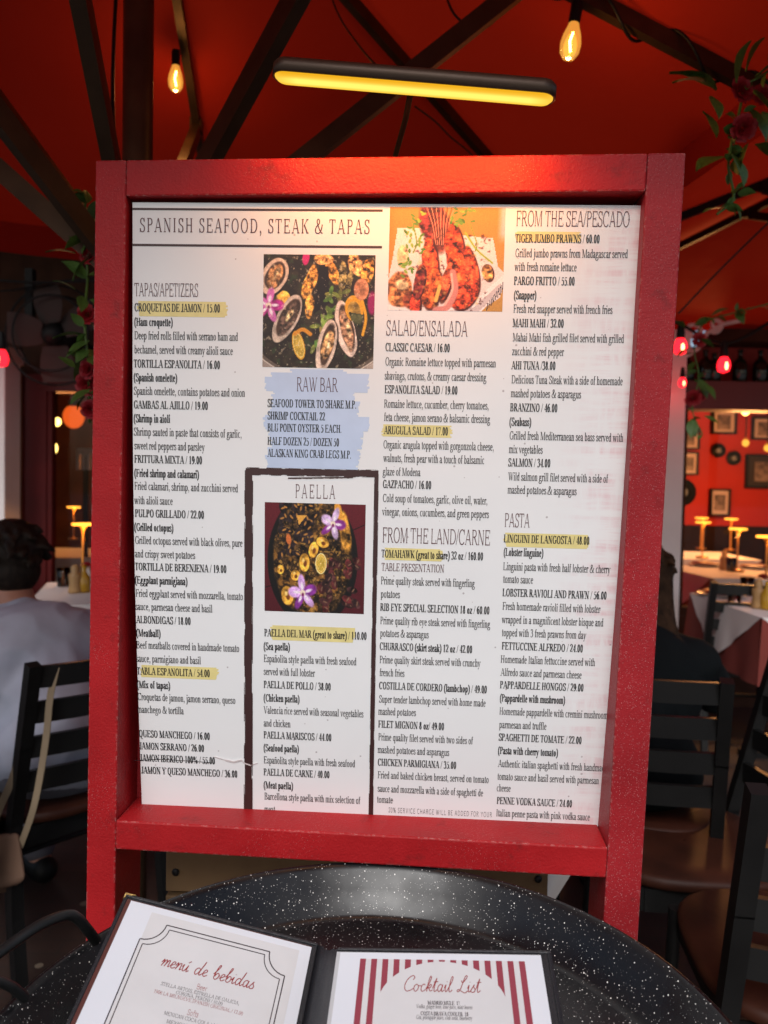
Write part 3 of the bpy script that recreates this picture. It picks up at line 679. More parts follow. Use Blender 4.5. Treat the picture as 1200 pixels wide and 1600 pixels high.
SECT['pasta'] = """787 921 843 B LINGUINI DE LANGOSTA / 48.00|787 849 863 B (Lobster linguine)|786 954 887 R Linguini pasta with fresh half lobster & cherry|786 833 905 R tomato sauce|785 948 928 B LOBSTER RAVIOLI AND PRAWN / 56.00|785 938 949 R Fresh homemade ravioli filled with lobster|784 943 970 R wrapped in a magnificent lobster bisque and|784 916 990 R topped with 3 fresh prawns from day|784 911 1011 B FETTUCCINE ALFREDO / 24.00|782 930 1032 R Homemade Italian fettuccine served with|782 909 1052 R Alfredo sauce and parmesan cheese|781 912 1072 B PAPPARDELLE HONGOS / 29.00|781 883 1092 B (Pappardelle with mushroom)|780 950 1114 R Homemade pappardelle with cremini mushroom|780 854 1133 R parmesan and truffle|779 909 1154 B SPAGHETTI DE TOMATE / 22.00|778 872 1174 B (Pasta with cherry tomato)|778 945 1196 R Authentic italian spaghetti with fresh handmad|777 936 1216 R tomato sauce and basil served with parmesan|776 798 1231 R cheese|776 894 1253 B PENNE VODKA SAUCE / 24.00|775 922 1273 R Italian penne pasta with pink vodka sauce"""
for k, txt in SECT.items():
    mb = MB(); mm = MB()
    for ln in txt.split("|"):
        x0, x1, yc, s_, t_ = ln.split(" ", 4)
        x0, x1, yc = float(x0), float(x1), float(yc)
        st = {'B': ST_B, 'R': ST_R, 'M': ST_R}[s_]
        put_line(mm if s_ == 'M' else mb, t_, x0, x1, yc, st, cap=CB)
    sheet_mesh("dish_list", M['ink'], ) if False else mb.build("dish_list", M['ink'], sheet_o)
    if mm.f: mm.build("dish_note", M['maroon_ink'], sheet_o)
for t_, x0, x1, yc, st, cap in (("SPANISH SEAFOOD, STEAK & TAPAS", 218, 578, 353, ST_T, .0168), ("TAPAS/APETIZERS", 210, 310, 453, ST_H, .0160), ("RAW BAR", 463, 528, 601, ST_H, .0172),
        ("PAELLA", 461, 524, 768, ST_P, .0172), ("SALAD/ENSALADA", 603, 731, 513, ST_H, .0182), ("FROM THE LAND/CARNE", 597, 766, 838, ST_H, .0190), ("FROM THE SEA/PESCADO", 806, 984, 342, ST_H, .0180), ("PASTA", 788, 828, 813, ST_H, .0172)):
    mb = MB(); put_line(mb, t_, x0, x1, yc, st, cap=cap); mb.build("heading", M['maroon_ink'], sheet_o)
mb = MB(); put_line(mb, "20% SERVICE CHARGE WILL BE ADDED FOR YOUR", 607, 769, 1269, ST_S, cap=.0070); mb.build("service_note", M['ink'], sheet_o)
def quad_px(mb, x0, x1, y0, y1, h):
    """axis-aligned (on the sheet) strip given by pixel extents"""
    a = sheet(x0, (y0 + y1) / 2); b_ = sheet(x1, (y0 + y1) / 2); t = sheet((x0 + x1) / 2, y0)[1]; d = sheet((x0 + x1) / 2, y1)[1]
    mb.face([S3(a[0], d, h), S3(b_[0], d, h), S3(b_[0], t, h), S3(a[0], t, h)])
for y0, y1, x0, x1 in ((326.0, 329.6, 207, 598), (382.6, 386.4, 207, 597)):
    mb = MB(); quad_px(mb, x0, x1, y0, y1, .0003); mb.build("rule", M['frame_ink'], sheet_o)
def brush(mb, pts, h):
    c = [sheet(*p) for p in pts]; mb.face([S3(x, y, h) for x, y in c][::-1])
rnd = random.Random(3)
def brush_strip(mb, x0, x1, y0, y1, h, rag=4, n=9):
    """one marker swipe with ragged ends made of thin lanes"""
    for i in range(n):
        ya = y0 + (y1 - y0) * i / n; yb = y0 + (y1 - y0) * (i + 1) / n + (.3 if i < n - 1 else 0)
        e = 1 - abs(2 * (i + .5) / n - 1)
        quad_px(mb, x0 + rnd.uniform(0, rag) + rag * .6 * (1 - e), x1 - rnd.uniform(0, rag) - rag * .5 * (1 - e), ya, yb, h + i * 4e-6)
for x0, x1, y0, y1 in ((213, 357, 471, 495), (217, 343, 1041, 1060), (420, 557, 979, 1002), (594, 708, 664, 683), (598, 693, 857, 876), (803, 910, 362, 378), (786, 922, 834, 856)):
    mb = MB(); brush_strip(mb, x0, x1, y0, y1, .00018); mb.build("highlight_swipe", M['hl'], sheet_o)
mb = MB()
lanes = [(577, 583, 455, 540), (583, 590, 424, 578), (590, 612, 414, 577), (612, 617, 428, 555), (617, 626, 424, 556), (626, 640, 424, 563), (640, 650, 420, 560), (650, 664, 412, 579), (664, 672, 412, 578), (672, 688, 419, 566), (688, 700, 424, 568), (700, 722, 416, 562), (722, 732, 418, 558)]
for i, (y0, y1, x0, x1) in enumerate(lanes):
    n = max(2, int((y1 - y0) / 3))
    for k in range(n):
        ya = y0 + (y1 - y0) * k / n; yb = y0 + (y1 - y0) * (k + 1) / n + .35
        quad_px(mb, x0 + rnd.uniform(-2, 3), x1 + rnd.uniform(-4, 2), ya, yb, .00014 + (i * 9 + k) * 2e-6)
mb.build("blue_brush_patch", M['blue'], sheet_o)
# rough inked frame round the paella list
mb = MB()
hh = .00025
def edge(pts, w0, w1, seed, lanes=5):
    global hh
    r_ = random.Random(seed); (xa, ya), (xb, yb) = pts; horiz = abs(xb - xa) > abs(yb - ya)
    cuts = [0, .05, .11, .90, .95, 1.0] if lanes > 1 else [0, 1]; lanes = len(cuts) - 1
    for k in range(lanes):
        f0 = w0 + (w1 - w0) * cuts[k]; f1 = w0 + (w1 - w0) * cuts[k + 1] + .15
        outer = k != 2 and lanes > 1
        nseg = 7 if outer else 30; t = 0
        for s_ in range(nseg):
            t0 = s_ / nseg + (r_.uniform(0, .06) if outer else 0); t1 = (s_ + 1) / nseg - (r_.uniform(-.02, .05) if outer else 0)
            t0 = max(0, t0); t1 = min(1, t1); hh += 2e-6
            A_ = (xa + (xb - xa) * t0, ya + (yb - ya) * t0); B_ = (xa + (xb - xa) * t1, ya + (yb - ya) * t1)
            j = r_.uniform(-.5, .5)
            if horiz: P4 = [(A_[0], A_[1] + f1 + j * .4), (B_[0], B_[1] + f1 + j), (B_[0], B_[1] + f0), (A_[0], A_[1] + f0)]
            else: P4 = [(A_[0] + f0, A_[1]), (A_[0] + f0, A_[1]), (0, 0), (0, 0)]; P4 = [(B_[0] + f0, B_[1]), (B_[0] + f1 + j * .4, B_[1]), (A_[0] + f1, A_[1]), (A_[0] + f0, A_[1])]
            c = [sheet(*p) for p in P4]; mb.face([S3(x, y, hh) for x, y in c])
edge([(384, 731), (590, 735)], -1, 11, 1); edge([(382, 734), (381, 1290)], 0, 13.5, 2, 6); edge([(585, 735), (575.5, 1292)], 0, 7, 4, 4)
edge([(450, 746), (552, 745)], 0, 2, 5, 1)
mb.build("inked_border", M['frame_ink'], sheet_o)
# torn, lifted crease in the lamination
mb = MB(); pts = [(335, 1182), (352, 1187), (366, 1190), (377, 1187), (383, 1192), (392, 1195), (403, 1192)]
for k in range(len(pts) - 1):
    a = sheet(*pts[k]); b_ = sheet(*pts[k + 1]); w = .0012 if 0 < k < 5 else .0006
    mb.face([S3(a[0], a[1] + w, .0012), S3(b_[0], b_[1] + w, .0014), S3(b_[0], b_[1] - w, .0022), S3(a[0], a[1] - w, .0020)])
mb.build("torn_crease", M['white_paint'], sheet_o)
mb = MB(); a = [(209, 1188), (250, 1186), (300, 1189), (336, 1192)]
for k in range(3):
    p0 = sheet(*a[k]); p1 = sheet(*a[k + 1]); mb.face([S3(p0[0], p0[1] + .0004, .0006), S3(p1[0], p1[1] + .0004, .0006), S3(p1[0], p1[1] - .0004, .0006), S3(p0[0], p0[1] - .0004, .0006)])
mb.build("crease_line", M['ink'], sheet_o)

# ------------------------------------------------------------ printed food photographs, painted procedurally
class Canvas:
    def __init__(s, w, h, col):
        s.w, s.h = w, h; s.a = np.zeros((h, w, 3)) + np.array(col) / 255.
        s.Y, s.X = np.mgrid[0:h, 0:w]; s.X = (s.X + .5) / w; s.Y = (s.Y + .5) / h
        s.rng = np.random.RandomState(5)
    def nz(s, n, seed=0):
        r = np.random.RandomState(seed); gx = r.rand(n + 2, n + 2)
        fx = s.X * n; fy = s.Y * n; ix = fx.astype(int); iy = fy.astype(int); tx = fx - ix; ty = fy - iy
        tx = tx * tx * (3 - 2 * tx); ty = ty * ty * (3 - 2 * ty)
        return (gx[iy, ix] * (1 - tx) + gx[iy, ix + 1] * tx) * (1 - ty) + (gx[iy + 1, ix] * (1 - tx) + gx[iy + 1, ix + 1] * tx) * ty
    def fb(s, n, seed=0): return (s.nz(n, seed) + .6 * s.nz(n * 2, seed + 1) + .4 * s.nz(n * 4, seed + 2)) / 2.
    def blend(s, m, col):
        c = np.array(col) / 255. if not isinstance(col, np.ndarray) else col
        s.a = s.a * (1 - m[..., None]) + c * m[..., None]
    def ell(s, cx, cy, rx, ry, rot, col, soft=.06, tex=0., seed=1, ring=None, wob=0., n=9):
        c, q = math.cos(R(rot)), math.sin(R(rot)); x = s.X - cx; y = s.Y - cy
        u = (x * c + y * q) / rx; v = (-x * q + y * c) / ry; r = np.sqrt(u * u + v * v)
        if wob: r = r + wob * (s.nz(n, seed + 50) - .5)
        m = np.clip((1 - r) / soft, 0, 1)
        if ring is not None: m = m * np.clip((r - ring) / soft, 0, 1)
        cc = np.array(col, float) / 255.
        if tex:
            t = s.fb(n * 2, seed); f = 1 + tex * 2.4 * (t - .5)
            cc = np.clip(cc[None, None] * f[..., None], 0, 1)
        s.blend(m, cc); return u, v, r
    def bez(s, pts, w, col, soft=.4):
        p = cat(pts, 10); d = np.full(s.X.shape, 9.)
        for k in range(len(p) - 1):
            ax, ay = p[k]; bx, by = p[k + 1]; L = (bx - ax) ** 2 + (by - ay) ** 2 + 1e-9
            t = np.clip(((s.X - ax) * (bx - ax) + (s.Y - ay) * (by - ay)) / L, 0, 1)
            d = np.minimum(d, np.hypot(s.X - ax - t * (bx - ax), s.Y - ay - t * (by - ay)))
        s.blend(np.clip((w - d) / (w * soft), 0, 1), col)
    def poly(s, pts, col, tex=0., seed=2):
        m = np.zeros(s.X.shape, bool); n = len(pts); j = n - 1
        for i in range(n):
            xi, yi = pts[i]; xj, yj = pts[j]
            m ^= ((yi > s.Y) != (yj > s.Y)) & (s.X < (xj - xi) * (s.Y - yi) / (yj - yi + 1e-12) + xi); j = i
        cc = np.array(col, float) / 255.
        if tex: cc = np.clip(cc[None, None] * (1 + tex * 2.4 * (s.fb(16, seed) - .5))[..., None], 0, 1)
        s.blend(m.astype(float), cc)
    def finish(s, grain=.05, seed=9):
        r = np.random.RandomState(seed); s.a = np.clip(s.a * (1 + grain * 2 * (r.rand(s.h, s.w, 1) - .5)), 0, 1)
        a = s.a; return np.where(a <= .04045, a / 12.92, ((a + .055) / 1.055) ** 2.4)
def oyster(c, cx, cy, rx, ry, rot, seed, inner=(120, 88, 66), shell=(200, 178, 160)):
    c.ell(cx + .008, cy + .012, rx * 1.06, ry * 1.05, rot, (38, 28, 24), .08, 0, seed, None, .15)
    c.ell(cx, cy, rx, ry, rot, shell, .05, .25, seed, None, .14)
    c.ell(cx + .01, cy - .01, rx * .74, ry * .80, rot, (70, 50, 40), .12, .4, seed + 1, None, .2)
    c.ell(cx + .008, cy, rx * .62, ry * .68, rot, inner, .2, 1.0, seed + 2, None, .4, 14)
    c.ell(cx + .02, cy - .02, rx * .28, ry * .35, rot, (205, 168, 120), .5, 1.2, seed + 3, None, .8, 16)
def orchid(c, cx, cy, s_, rot, seed, dark=(140, 40, 120), light=(225, 190, 225)):
    for k, (a, l, wd) in enumerate(((-90, 1, .44), (-12, .85, .66), (58, .95, .44), (122, .95, .44), (192, .85, .66))):
        a = R(a + rot); x = cx + math.cos(a) * s_ * l * .55; y = cy + math.sin(a) * s_ * l * .55
        c.ell(x, y, s_ * l * .55, s_ * wd * .55, math.degrees(a), dark if k % 2 else light, .3, .25, seed + k)
        c.ell(cx + math.cos(a) * s_ * .35, cy + math.sin(a) * s_ * .35, s_ * .3, s_ * .12, math.degrees(a), (240, 225, 235), .6)
    c.ell(cx, cy, s_ * .2, s_ * .2, 0, (235, 215, 190), .4); c.ell(cx, cy + s_ * .1, s_ * .1, s_ * .13, 0, (120, 30, 90), .5)
def lemon(c, cx, cy, rx, ry, rot, seed):
    c.ell(cx, cy, rx, ry, rot, (222, 160, 40), .06); c.ell(cx, cy, rx * .86, ry * .88, rot, (232, 205, 120), .06)
    u, v, r = c.ell(cx, cy, rx * .76, ry * .80, rot, (196, 160, 62), .06, .3, seed)
    th = np.arctan2(v, u); m = (np.abs(np.sin(th * 4)) < .14) & (r < .95); c.blend(m * .7, (236, 214, 140)); c.ell(cx, cy, rx * .1, ry * .1, rot, (240, 225, 170), .5)
def photo_oysters(n=150):
    c = Canvas(n, n, (40, 30, 26)); t = c.fb(12, 4); c.blend(np.clip((t - .45) * 3, 0, 1) * .6, (74, 62, 44))
    c.blend(np.clip((c.fb(20, 8) - .55) * 5, 0, 1) * .7, (52, 66, 40))
    # round steel platter on a pale cloth
    d = np.hypot((c.X - .5) / 1.0, (c.Y - .30) / 1.0)
    c.blend(np.clip((d - .80) / .01, 0, 1), (182, 165, 152)); c.blend(np.clip((d - .80) / .01, 0, 1) * np.clip((.5 - c.fb(6, 3)) * 3, 0, 1) * .6, (120, 104, 96))
    c.blend(np.clip((d - .765) / .008, 0, 1) * np.clip((.815 - d) / .008, 0, 1), (98, 84, 74)); c.blend(np.clip((d - .795) / .006, 0, 1) * np.clip((.812 - d) / .006, 0, 1), (205, 190, 176))
    for k, (x, y, rx, ry, rot) in enumerate(((.42, .24, .055, .16, 20), (.62, .14, .05, .13, -22), (.82, .08, .06, .12, -15), (.415, .46, .045, .11, 6), (.71, .20, .035, .14, 3), (.77, .24, .03, .13, 8), (.55, .04, .10, .05, 0), (.93, .14, .06, .13, 10))):
        c.ell(x, y, rx, ry, rot, (206, 140, 62) if k in (0, 1, 3, 7) else (120, 104, 62) if k in (4, 5) else (222, 160, 96), .12, 1.1, 20 + k * 3, None, .35, 16)
    c.poly([(.50, .10), (.58, .10), (.60, .42), (.46, .52)], (30, 20, 20))
    for k in range(26):
        a = np.random.RandomState(90 + k); x, y = .56 + .22 * a.rand(), .30 + .28 * a.rand()
        c.ell(x, y, .045, .02, a.rand() * 180, (86 + 30 * a.rand(), 104 + 30 * a.rand(), 52), .2, .5, 91 + k)
    for k in range(14):
        a = np.random.RandomState(190 + k); x, y = .44 + .12 * a.rand(), .52 + .42 * a.rand()
        c.ell(x, y, .05, .02, a.rand() * 180, (92 + 40 * a.rand(), 112 + 30 * a.rand(), 62), .2, .6, 91 + k)
    c.ell(.18, .39, .07, .075, 0, (196, 146, 60), .1, .8, 4, None, .2)
    oyster(c, .10, .19, .115, .175, 28, 31, (160, 112, 70), (214, 184, 160)); oyster(c, .22, .56, .10, .235, 27, 37, (84, 64, 54)); oyster(c, .75, .66, .085, .27, -13, 41, (176, 128, 96), (222, 196, 178)); oyster(c, .575, .80, .085, .24, 12, 47, (184, 136, 88), (214, 188, 168))
    c.ell(.82, .47, .085, .12, -10, (222, 156, 40), .05); c.ell(.82, .49, .06, .09, -10, (176, 138, 62), .1, .5, 3); c.bez([(.89, .40), (.925, .55), (.90, .70)], .016, (224, 160, 44))
    c.poly([(.77, .50), (.90, .52), (.89, .66), (.80, .58)], (66, 66, 40), .8)
    lemon(c, .325, .80, .055, .135, -14, 5); c.bez([(.29, .70), (.36, .66), (.43, .70)], .022, (214, 140, 44))
    c.ell(.88, .30, .07, .10, 0, (196, 128, 92), .1, .5, 6)
    orchid(c, .05, .45, .16, 10, 60, (176, 40, 130), (212, 110, 180)); c.ell(.38, .03, .035, .07, 8, (196, 40, 110), .2); c.ell(.98, .42, .05, .12, 0, (150, 30, 90), .3)
    c.blend(np.clip((c.fb(40, 77) - .66) * 8, 0, 1) * .5, (235, 215, 180))
    return c.finish(.07)
def photo_prawns(n=150):
    h = int(n * .9); c = Canvas(n, h, (182, 128, 58)); c.blend(np.clip(c.Y * 1.4, 0, 1) * .35, (205, 160, 90)); c.blend(np.clip((.06 - c.X) / .06, 0, 1), (196, 120, 50))
    c.blend(np.clip((c.X - .93) / .05, 0, 1) * np.clip((.35 - c.Y) / .1, 0, 1), (190, 178, 176))
    c.poly([(.07, .20), (.30, .20), (.66, .27), (.90, .29), (.95, .56), (1., .62), (.98, .86), (.80, 1), (0, 1), (0, .70), (.04, .45)], (224, 208, 204))
    c.poly([(0, .94), (.3, .99), (.72, .94), (1., .64), (1., .78), (.82, 1), (0, 1)], (236, 224, 220)); c.poly([(.52, 1), (.75, .96), (.98, .72), (.97, .80), (.80, 1)], (200, 184, 184))
    for k in range(9): c.poly([(.86 + .018 * k, .99 - .025 * k), (.868 + .018 * k, .99 - .025 * k), (.878 + .018 * k, .92 - .03 * k), (.870 + .018 * k, .92 - .03 * k)], (40, 40, 60))
    c.ell(.12, .47, .05, .12, 0, (222, 176, 130), .15, .6, 3, None, .2); c.ell(.10, .80, .11, .18, 0, (170, 104, 60), .12, 1., 5, None, .3, 12); c.ell(.12, .75, .07, .06, 10, (232, 200, 150), .3, .6, 6); c.ell(.22, .90, .1, .1, 0, (150, 70, 44), .2, 1., 8)
    c.ell(.37, .10, .13, .26, -6, (104, 36, 36), .2, 1.1, 11, None, .3, 14); c.ell(.45, .25, .10, .22, 4, (134, 60, 48), .25, .9, 12)
    for k in range(14): c.bez([(.30 + .02 * k, 0), (.36 + .012 * k, .16), (.40 + .008 * k, .36)], .004, (196, 130, 104) if k % 2 else (70, 24, 26))
    for k, (x, y, rx, ry, rot, col) in enumerate(((.36, .56, .075, .28, -4, (206, 70, 34)), (.38, .78, .085, .22, 6, (222, 96, 44)), (.57, .40, .085, .26, -6, (196, 66, 36)), (.60, .58, .08, .22, -10, (214, 74, 34)), (.72, .60, .06, .24, -12, (196, 70, 38)), (.67, .84, .10, .17, 28, (212, 70, 38)), (.50, .73, .05, .20, 12, (200, 84, 50)), (.24, .94, .05, .13, 2, (206, 60, 36)), (.27, .72, .05, .18, 8, (110, 40, 34)), (.86, .62, .05, .09, -10, (200, 140, 80)))):
        c.ell(x + .01, y + .01, rx * 1.08, ry * 1.03, rot, (70, 24, 20), .12); c.ell(x, y, rx, ry, rot, col, .12, 1.0, 200 + k * 4, None, .22, 13)
    c.blend(np.clip((c.fb(22, 33) - .62) * 6, 0, 1) * (np.abs(c.X - .5) < .3) * (c.Y > .3) * .55, (246, 176, 92)); c.blend(np.clip((c.fb(26, 37) - .64) * 8, 0, 1) * (np.abs(c.X - .48) < .4) * (c.Y > .25) * .6, (60, 20, 18))
    c.bez([(.56, .62), (.585, .80), (.52, .96), (.42, .99)], .035, (206, 130, 120)); c.bez([(.55, .64), (.56, .80), (.50, .94)], .012, (230, 176, 160)); c.bez([(.45, .76), (.42, .90)], .02, (226, 180, 90))
    for k in range(60):
        a = np.random.RandomState(300 + k)
        if k < 26: x, y = .13 + .17 * a.rand(), .02 + .42 * a.rand()
        elif k < 46: x, y = .52 + .22 * a.rand(), .01 + .16 * a.rand()
        else: x, y = .10 + .12 * a.rand(), .50 + .17 * a.rand()
        g_ = a.rand(); c.ell(x, y, .028, .013, a.rand() * 180, (70 + 70 * g_, 110 + 60 * g_, 44 + 20 * g_), .3)
    c.bez([(.66, .24), (.76, .40), (.90, .53)], .010, (150, 170, 60)); c.bez([(.70, .16), (.76, .34), (.75, .42)], .006, (120, 140, 50)); c.bez([(.20, .14), (.24, .34), (.21, .44)], .007, (110, 140, 60))
    return c.finish(.05)
def photo_paella(n=150):
    h = int(n * 1.09); c = Canvas(n, h, (96, 30, 38)); c.blend(np.clip(c.Y, 0, 1) * .55, (58, 22, 28)); c.bez([(0, .78), (.14, .74)], .006, (40, 20, 22)); c.bez([(.86, .24), (1, .18)], .006, (40, 16, 20))
    c.ell(.48, .52, .455, .62, 0, (22, 20, 20), .02); c.ell(.48, .50, .40, .57, 0, (58, 42, 26), .04, 1.2, 4, None, .06, 18)
    t = c.fb(18, 14); msk = np.clip((1 - np.sqrt(((c.X - .47) / .39) ** 2 + ((c.Y - .48) / .55) ** 2)) / .05, 0, 1)
    c.blend(np.clip((t - .50) * 5, 0, 1) * msk * .8, (150, 100, 44)); c.blend(np.clip((c.fb(26, 24) - .56) * 7, 0, 1) * msk * .75, (26, 20, 20)); c.blend(np.clip((c.fb(30, 44) - .63) * 8, 0, 1) * msk * .7, (196, 146, 70))
    for k in range(34):
        a = np.random.RandomState(500 + k); x, y = .16 + .34 * a.rand(), .02 + .46 * a.rand(); c.ell(x, y, .06, .028, a.rand() * 180, (36, 28, 30), .2, .9, 501 + k); c.ell(x + .01, y, .03, .012, a.rand() * 180, (176, 120, 60), .5)
    for k in range(30):
        a = np.random.RandomState(600 + k); x, y = .56 + .38 * a.rand(), .50 + .46 * a.rand(); c.ell(x, y, .06, .035, a.rand() * 180, (52 + 30 * a.rand(), 34, 34), .2, 1.0, 601 + k); c.ell(x + .01, y, .03, .010, a.rand() * 180, (120, 88, 70), .5)
    c.ell(.80, .26, .06, .22, -8, (180, 124, 50), .2, 1., 71, None, .3); c.ell(.73, .06, .04, .09, -14, (226, 156, 60), .2); c.poly([(.32, .11), (.42, .11), (.34, .20)], (224, 160, 70)); c.ell(.24, .33, .03, .06, -10, (206, 110, 56), .3)
    for k, (x, y, rx, ry, rot) in enumerate(((.49, .42, .05, .08, 14), (.40, .54, .055, .09, 0), (.58, .35, .07, .05, 20), (.16, .61, .04, .045, 0), (.31, .66, .05, .055, 10), (.23, .85, .065, .095, -10))):
        c.ell(x, y, rx * 1.1, ry * 1.1, rot, (60, 34, 20), .2); c.ell(x, y, rx, ry, rot, (222, 160, 62), .12, .6, 700 + k); c.ell(x + .006, y + .01, rx * .35, ry * .38, rot, (120, 66, 30), .3); c.ell(x - .012, y - .02, rx * .3, ry * .3, rot, (244, 206, 120), .5)
    c.ell(.565, .545, .058, .098, 0, (240, 226, 160), .05); lemon(c, .565, .545, .050, .088, 0, 8)
    orchid(c, .68, .18, .15, 18, 800, (130, 50, 130), (214, 180, 220)); orchid(c, .385, .82, .17, -8, 820, (138, 56, 150), (206, 160, 216))
    return c.finish(.08)
def photo_panel(img, x0, x1, y0, y1, h=.0002):
    hh_, ww = img.shape[:2]; a = sheet(x0, (y0 + y1) / 2); b_ = sheet(x1, (y0 + y1) / 2); t = sheet((x0 + x1) / 2, y0)[1]; d = sheet((x0 + x1) / 2, y1)[1]
    me_ = MB(); me_.grid([[S3(a[0] + (b_[0] - a[0]) * i / ww, t + (d - t) * j / hh_, h) for i in range(ww + 1)] for j in range(hh_ + 1)], False, flip=True)
    o = me_.build("food_photo", M['print'], sheet_o)
    at = o.data.color_attributes.new("print", 'FLOAT_COLOR', 'CORNER')
    fc = np.repeat(img.reshape(-1, 3), 4, axis=0); at.data.foreach_set("color", np.concatenate([fc, np.ones((len(fc), 1))], 1).astype(np.float32).ravel())
    return o
photo_panel(photo_oysters(), 411, 585, 398, 575)
photo_panel(photo_prawns(), 607.5, 787.5, 324, 486)
photo_panel(photo_paella(), 413.5, 570, 786.5, 957)

# ------------------------------------------------------------ LED bar over the board
lampc = P(646.5, 121, .82); lx = (P(868, 150, .812) - P(425, 113, .828)).normalized()
ly = Vector((0, 1, 0)); ly = (ly - lx * ly.dot(lx)).normalized(); lz = lx.cross(ly)
lamp = thing("bar_lamp", "lit yellow LED bar in a dark housing above the red menu board", "lamp", lampc)
lamp.rotation_euler = Matrix(((lx.x, ly.x, lz.x), (lx.y, ly.y, lz.y), (lx.z, ly.z, lz.z))).to_euler()
def stadium(hx, r, z, n=14):
    o = []
    for k in range(n + 1): a = -math.pi / 2 + math.pi * k / n; o.append((hx + r * math.cos(a), r * math.sin(a), z))
    for k in range(n + 1): a = math.pi / 2 + math.pi * k / n; o.append((-hx + r * math.cos(a), r * math.sin(a), z))
    return o
mb = MB(); hx = .1367; r0 = .0152
ringsl = [stadium(hx, .006, .0045), stadium(hx, r0 - .003, .0045), stadium(hx, r0, .001), stadium(hx, r0, -.0115), stadium(hx, r0 - .0022, -.0115), stadium(hx, r0 - .0026, -.0075)]
mb.grid(ringsl, True, True, flip=True); mb.face(ringsl[0])
mb.build("housing", mat("lamp_housing", (.055, .032, .020), .40, .5, bump=.1), lamp)
mb = MB(); rr = [stadium(hx, r0 - .0027, -.0085), stadium(hx, r0 - .0027, -.0115), stadium(hx, r0 - .0055, -.0142)]
mb.grid(rr, True, True, flip=True); mb.face(rr[-1][::-1])
mdf = bpy.data.materials.new("lit_diffuser"); mdf.use_nodes = True; nt = mdf.node_tree; nt.nodes.clear()
o_ = node(nt, "ShaderNodeOutputMaterial"); e_ = node(nt, "ShaderNodeEmission")
tc = node(nt, "ShaderNodeTexCoord"); sp = node(nt, "ShaderNodeSeparateXYZ"); nt.links.new(tc.outputs["Object"], sp.inputs[0])
core = maprange(nt, math_n(nt, 'ABSOLUTE', sp.outputs[1]), .0035, .0115, 1, 0); endf = maprange(nt, math_n(nt, 'ABSOLUTE', sp.outputs[0]), .125, .155, 1, .15); core = math_n(nt, 'MULTIPLY', core, endf)
nt.links.new(mixc(nt, core, (1, .50, .018), (1, .74, .13)), e_.inputs[0]); nt.links.new(maprange(nt, core, 0, 1, .70, 1.0), e_.inputs[1])
nt.links.new(e_.outputs[0], o_.inputs[0])
mb.build("diffuser", mdf, lamp)
al = bpy.data.lights.new("bar_light", 'AREA'); al.shape = 'RECTANGLE'; al.size = .30; al.size_y = .024; al.energy = 1.1; al.color = (1, .37, .09)
alo = bpy.data.objects.new("bar_light", al); COL.objects.link(alo); alo.parent = lamp; alo.location = (0, 0, -.0146); alo.rotation_euler = (R(58), 0, 0); al.spread = R(130)
LI = local_of(lamp).inverted()
mb = MB(); a0 = P(643, 137, .838); a1 = P(634, 185, .89); a2 = P(617, 246, 1.0); a3 = P(614, 300, 1.003)
mb.tube([LI @ p for p in (a0, a1, a2, a3)], .0034, 8); mb.build("arm", mat('lamp_arm', (.004, .003, .003), .7, spec=.1), lamp)

# ------------------------------------------------------------ speckled pan
pf = P(587, 1350, .968); PR = .329; pcx, pcy, pz = pf.x - .004, pf.y - PR, pf.z
pan = thing("paella_pan", "large round black enamel pan with white speckles holding the open menu folder", "pan", (pcx, pcy, pz - .052))
mp_ = bpy.data.materials.new("speckled_enamel"); mp_.use_nodes = True; nt = mp_.node_tree; b = nt.nodes["Principled BSDF"]
tc = node(nt, "ShaderNodeTexCoord"); ov = tc.outputs["Object"]
k1, r1_ = dots(nt, ov, 320, .26); k2, r2_ = dots(nt, ov, 160, .10); k3, _ = dots(nt, ov, 520, .24)
mk = math_n(nt, 'MAXIMUM', math_n(nt, 'MAXIMUM', k1, k2), math_n(nt, 'MULTIPLY', k3, .6)); cc = mixc(nt, mk, (.006, .006, .007), (.72, .70, .66))
nt.links.new(cc, b.inputs["Base Color"]); b.inputs["Specular IOR Level"].default_value = .36
sg = noise(nt, ov, 14, 4); nt.links.new(maprange(nt, sg, .3, .7, .20, .42), b.inputs["Roughness"])
bpn = node(nt, "ShaderNodeBump"); bpn.inputs["Strength"].default_value = .10; bpn.inputs["Distance"].default_value = .004; nt.links.new(noise(nt, ov, 22, 3), bpn.inputs["Height"]); nt.links.new(bpn.outputs[0], b.inputs["Normal"])
mb = MB(); fz = .0
prof = [(0.0, .0035), (.15, .003), (.286, .0015), (.2915, .0022), (.2965, .006), (.312, .030), (.3225, .0475), (.3265, .0520), (.3300, .0535), (.3325, .0520), (.3330, .0495), (.3300, .0480), (.3255, .0445), (.314, .026), (.299, .002), (.292, -.003), (.15, -.003), (0.0, -.003)]
mb.lathe(prof, n=120, capb=False, capt=False); mb.build("bowl", mp_, pan)
PI_ = Matrix.Translation(pan.location).inverted()
for sgn, pts in ((1, [(150, 1470, .79), (136, 1452, .775), (122, 1436, .765), (104, 1430, .755), (60, 1447, .73), (0, 1488, .70), (-60, 1535, .66)]),):
    hp = [PI_ @ P(*p) for p in pts]; hp = [Vector(q) for q in cat([tuple(q) for q in hp], 6)]
    mb = MB(); mb.tube(hp, .0052, 10); mb.build("handle", M['black_metal'], pan)
mb = MB(); hp = [PI_ @ P(*p) for p in ((40, 1560, .70), (20, 1543, .69), (0, 1534, .68), (-40, 1530, .66))]; mb.tube(hp, .0045, 8); mb.build("handle_brace", M['black_metal'], pan)
stand = thing("pan_stand", "dark round wooden stand carrying the speckled pan", "stand", (pcx, pcy, 0))
mb = MB(); ph = pz - .052 - .0035
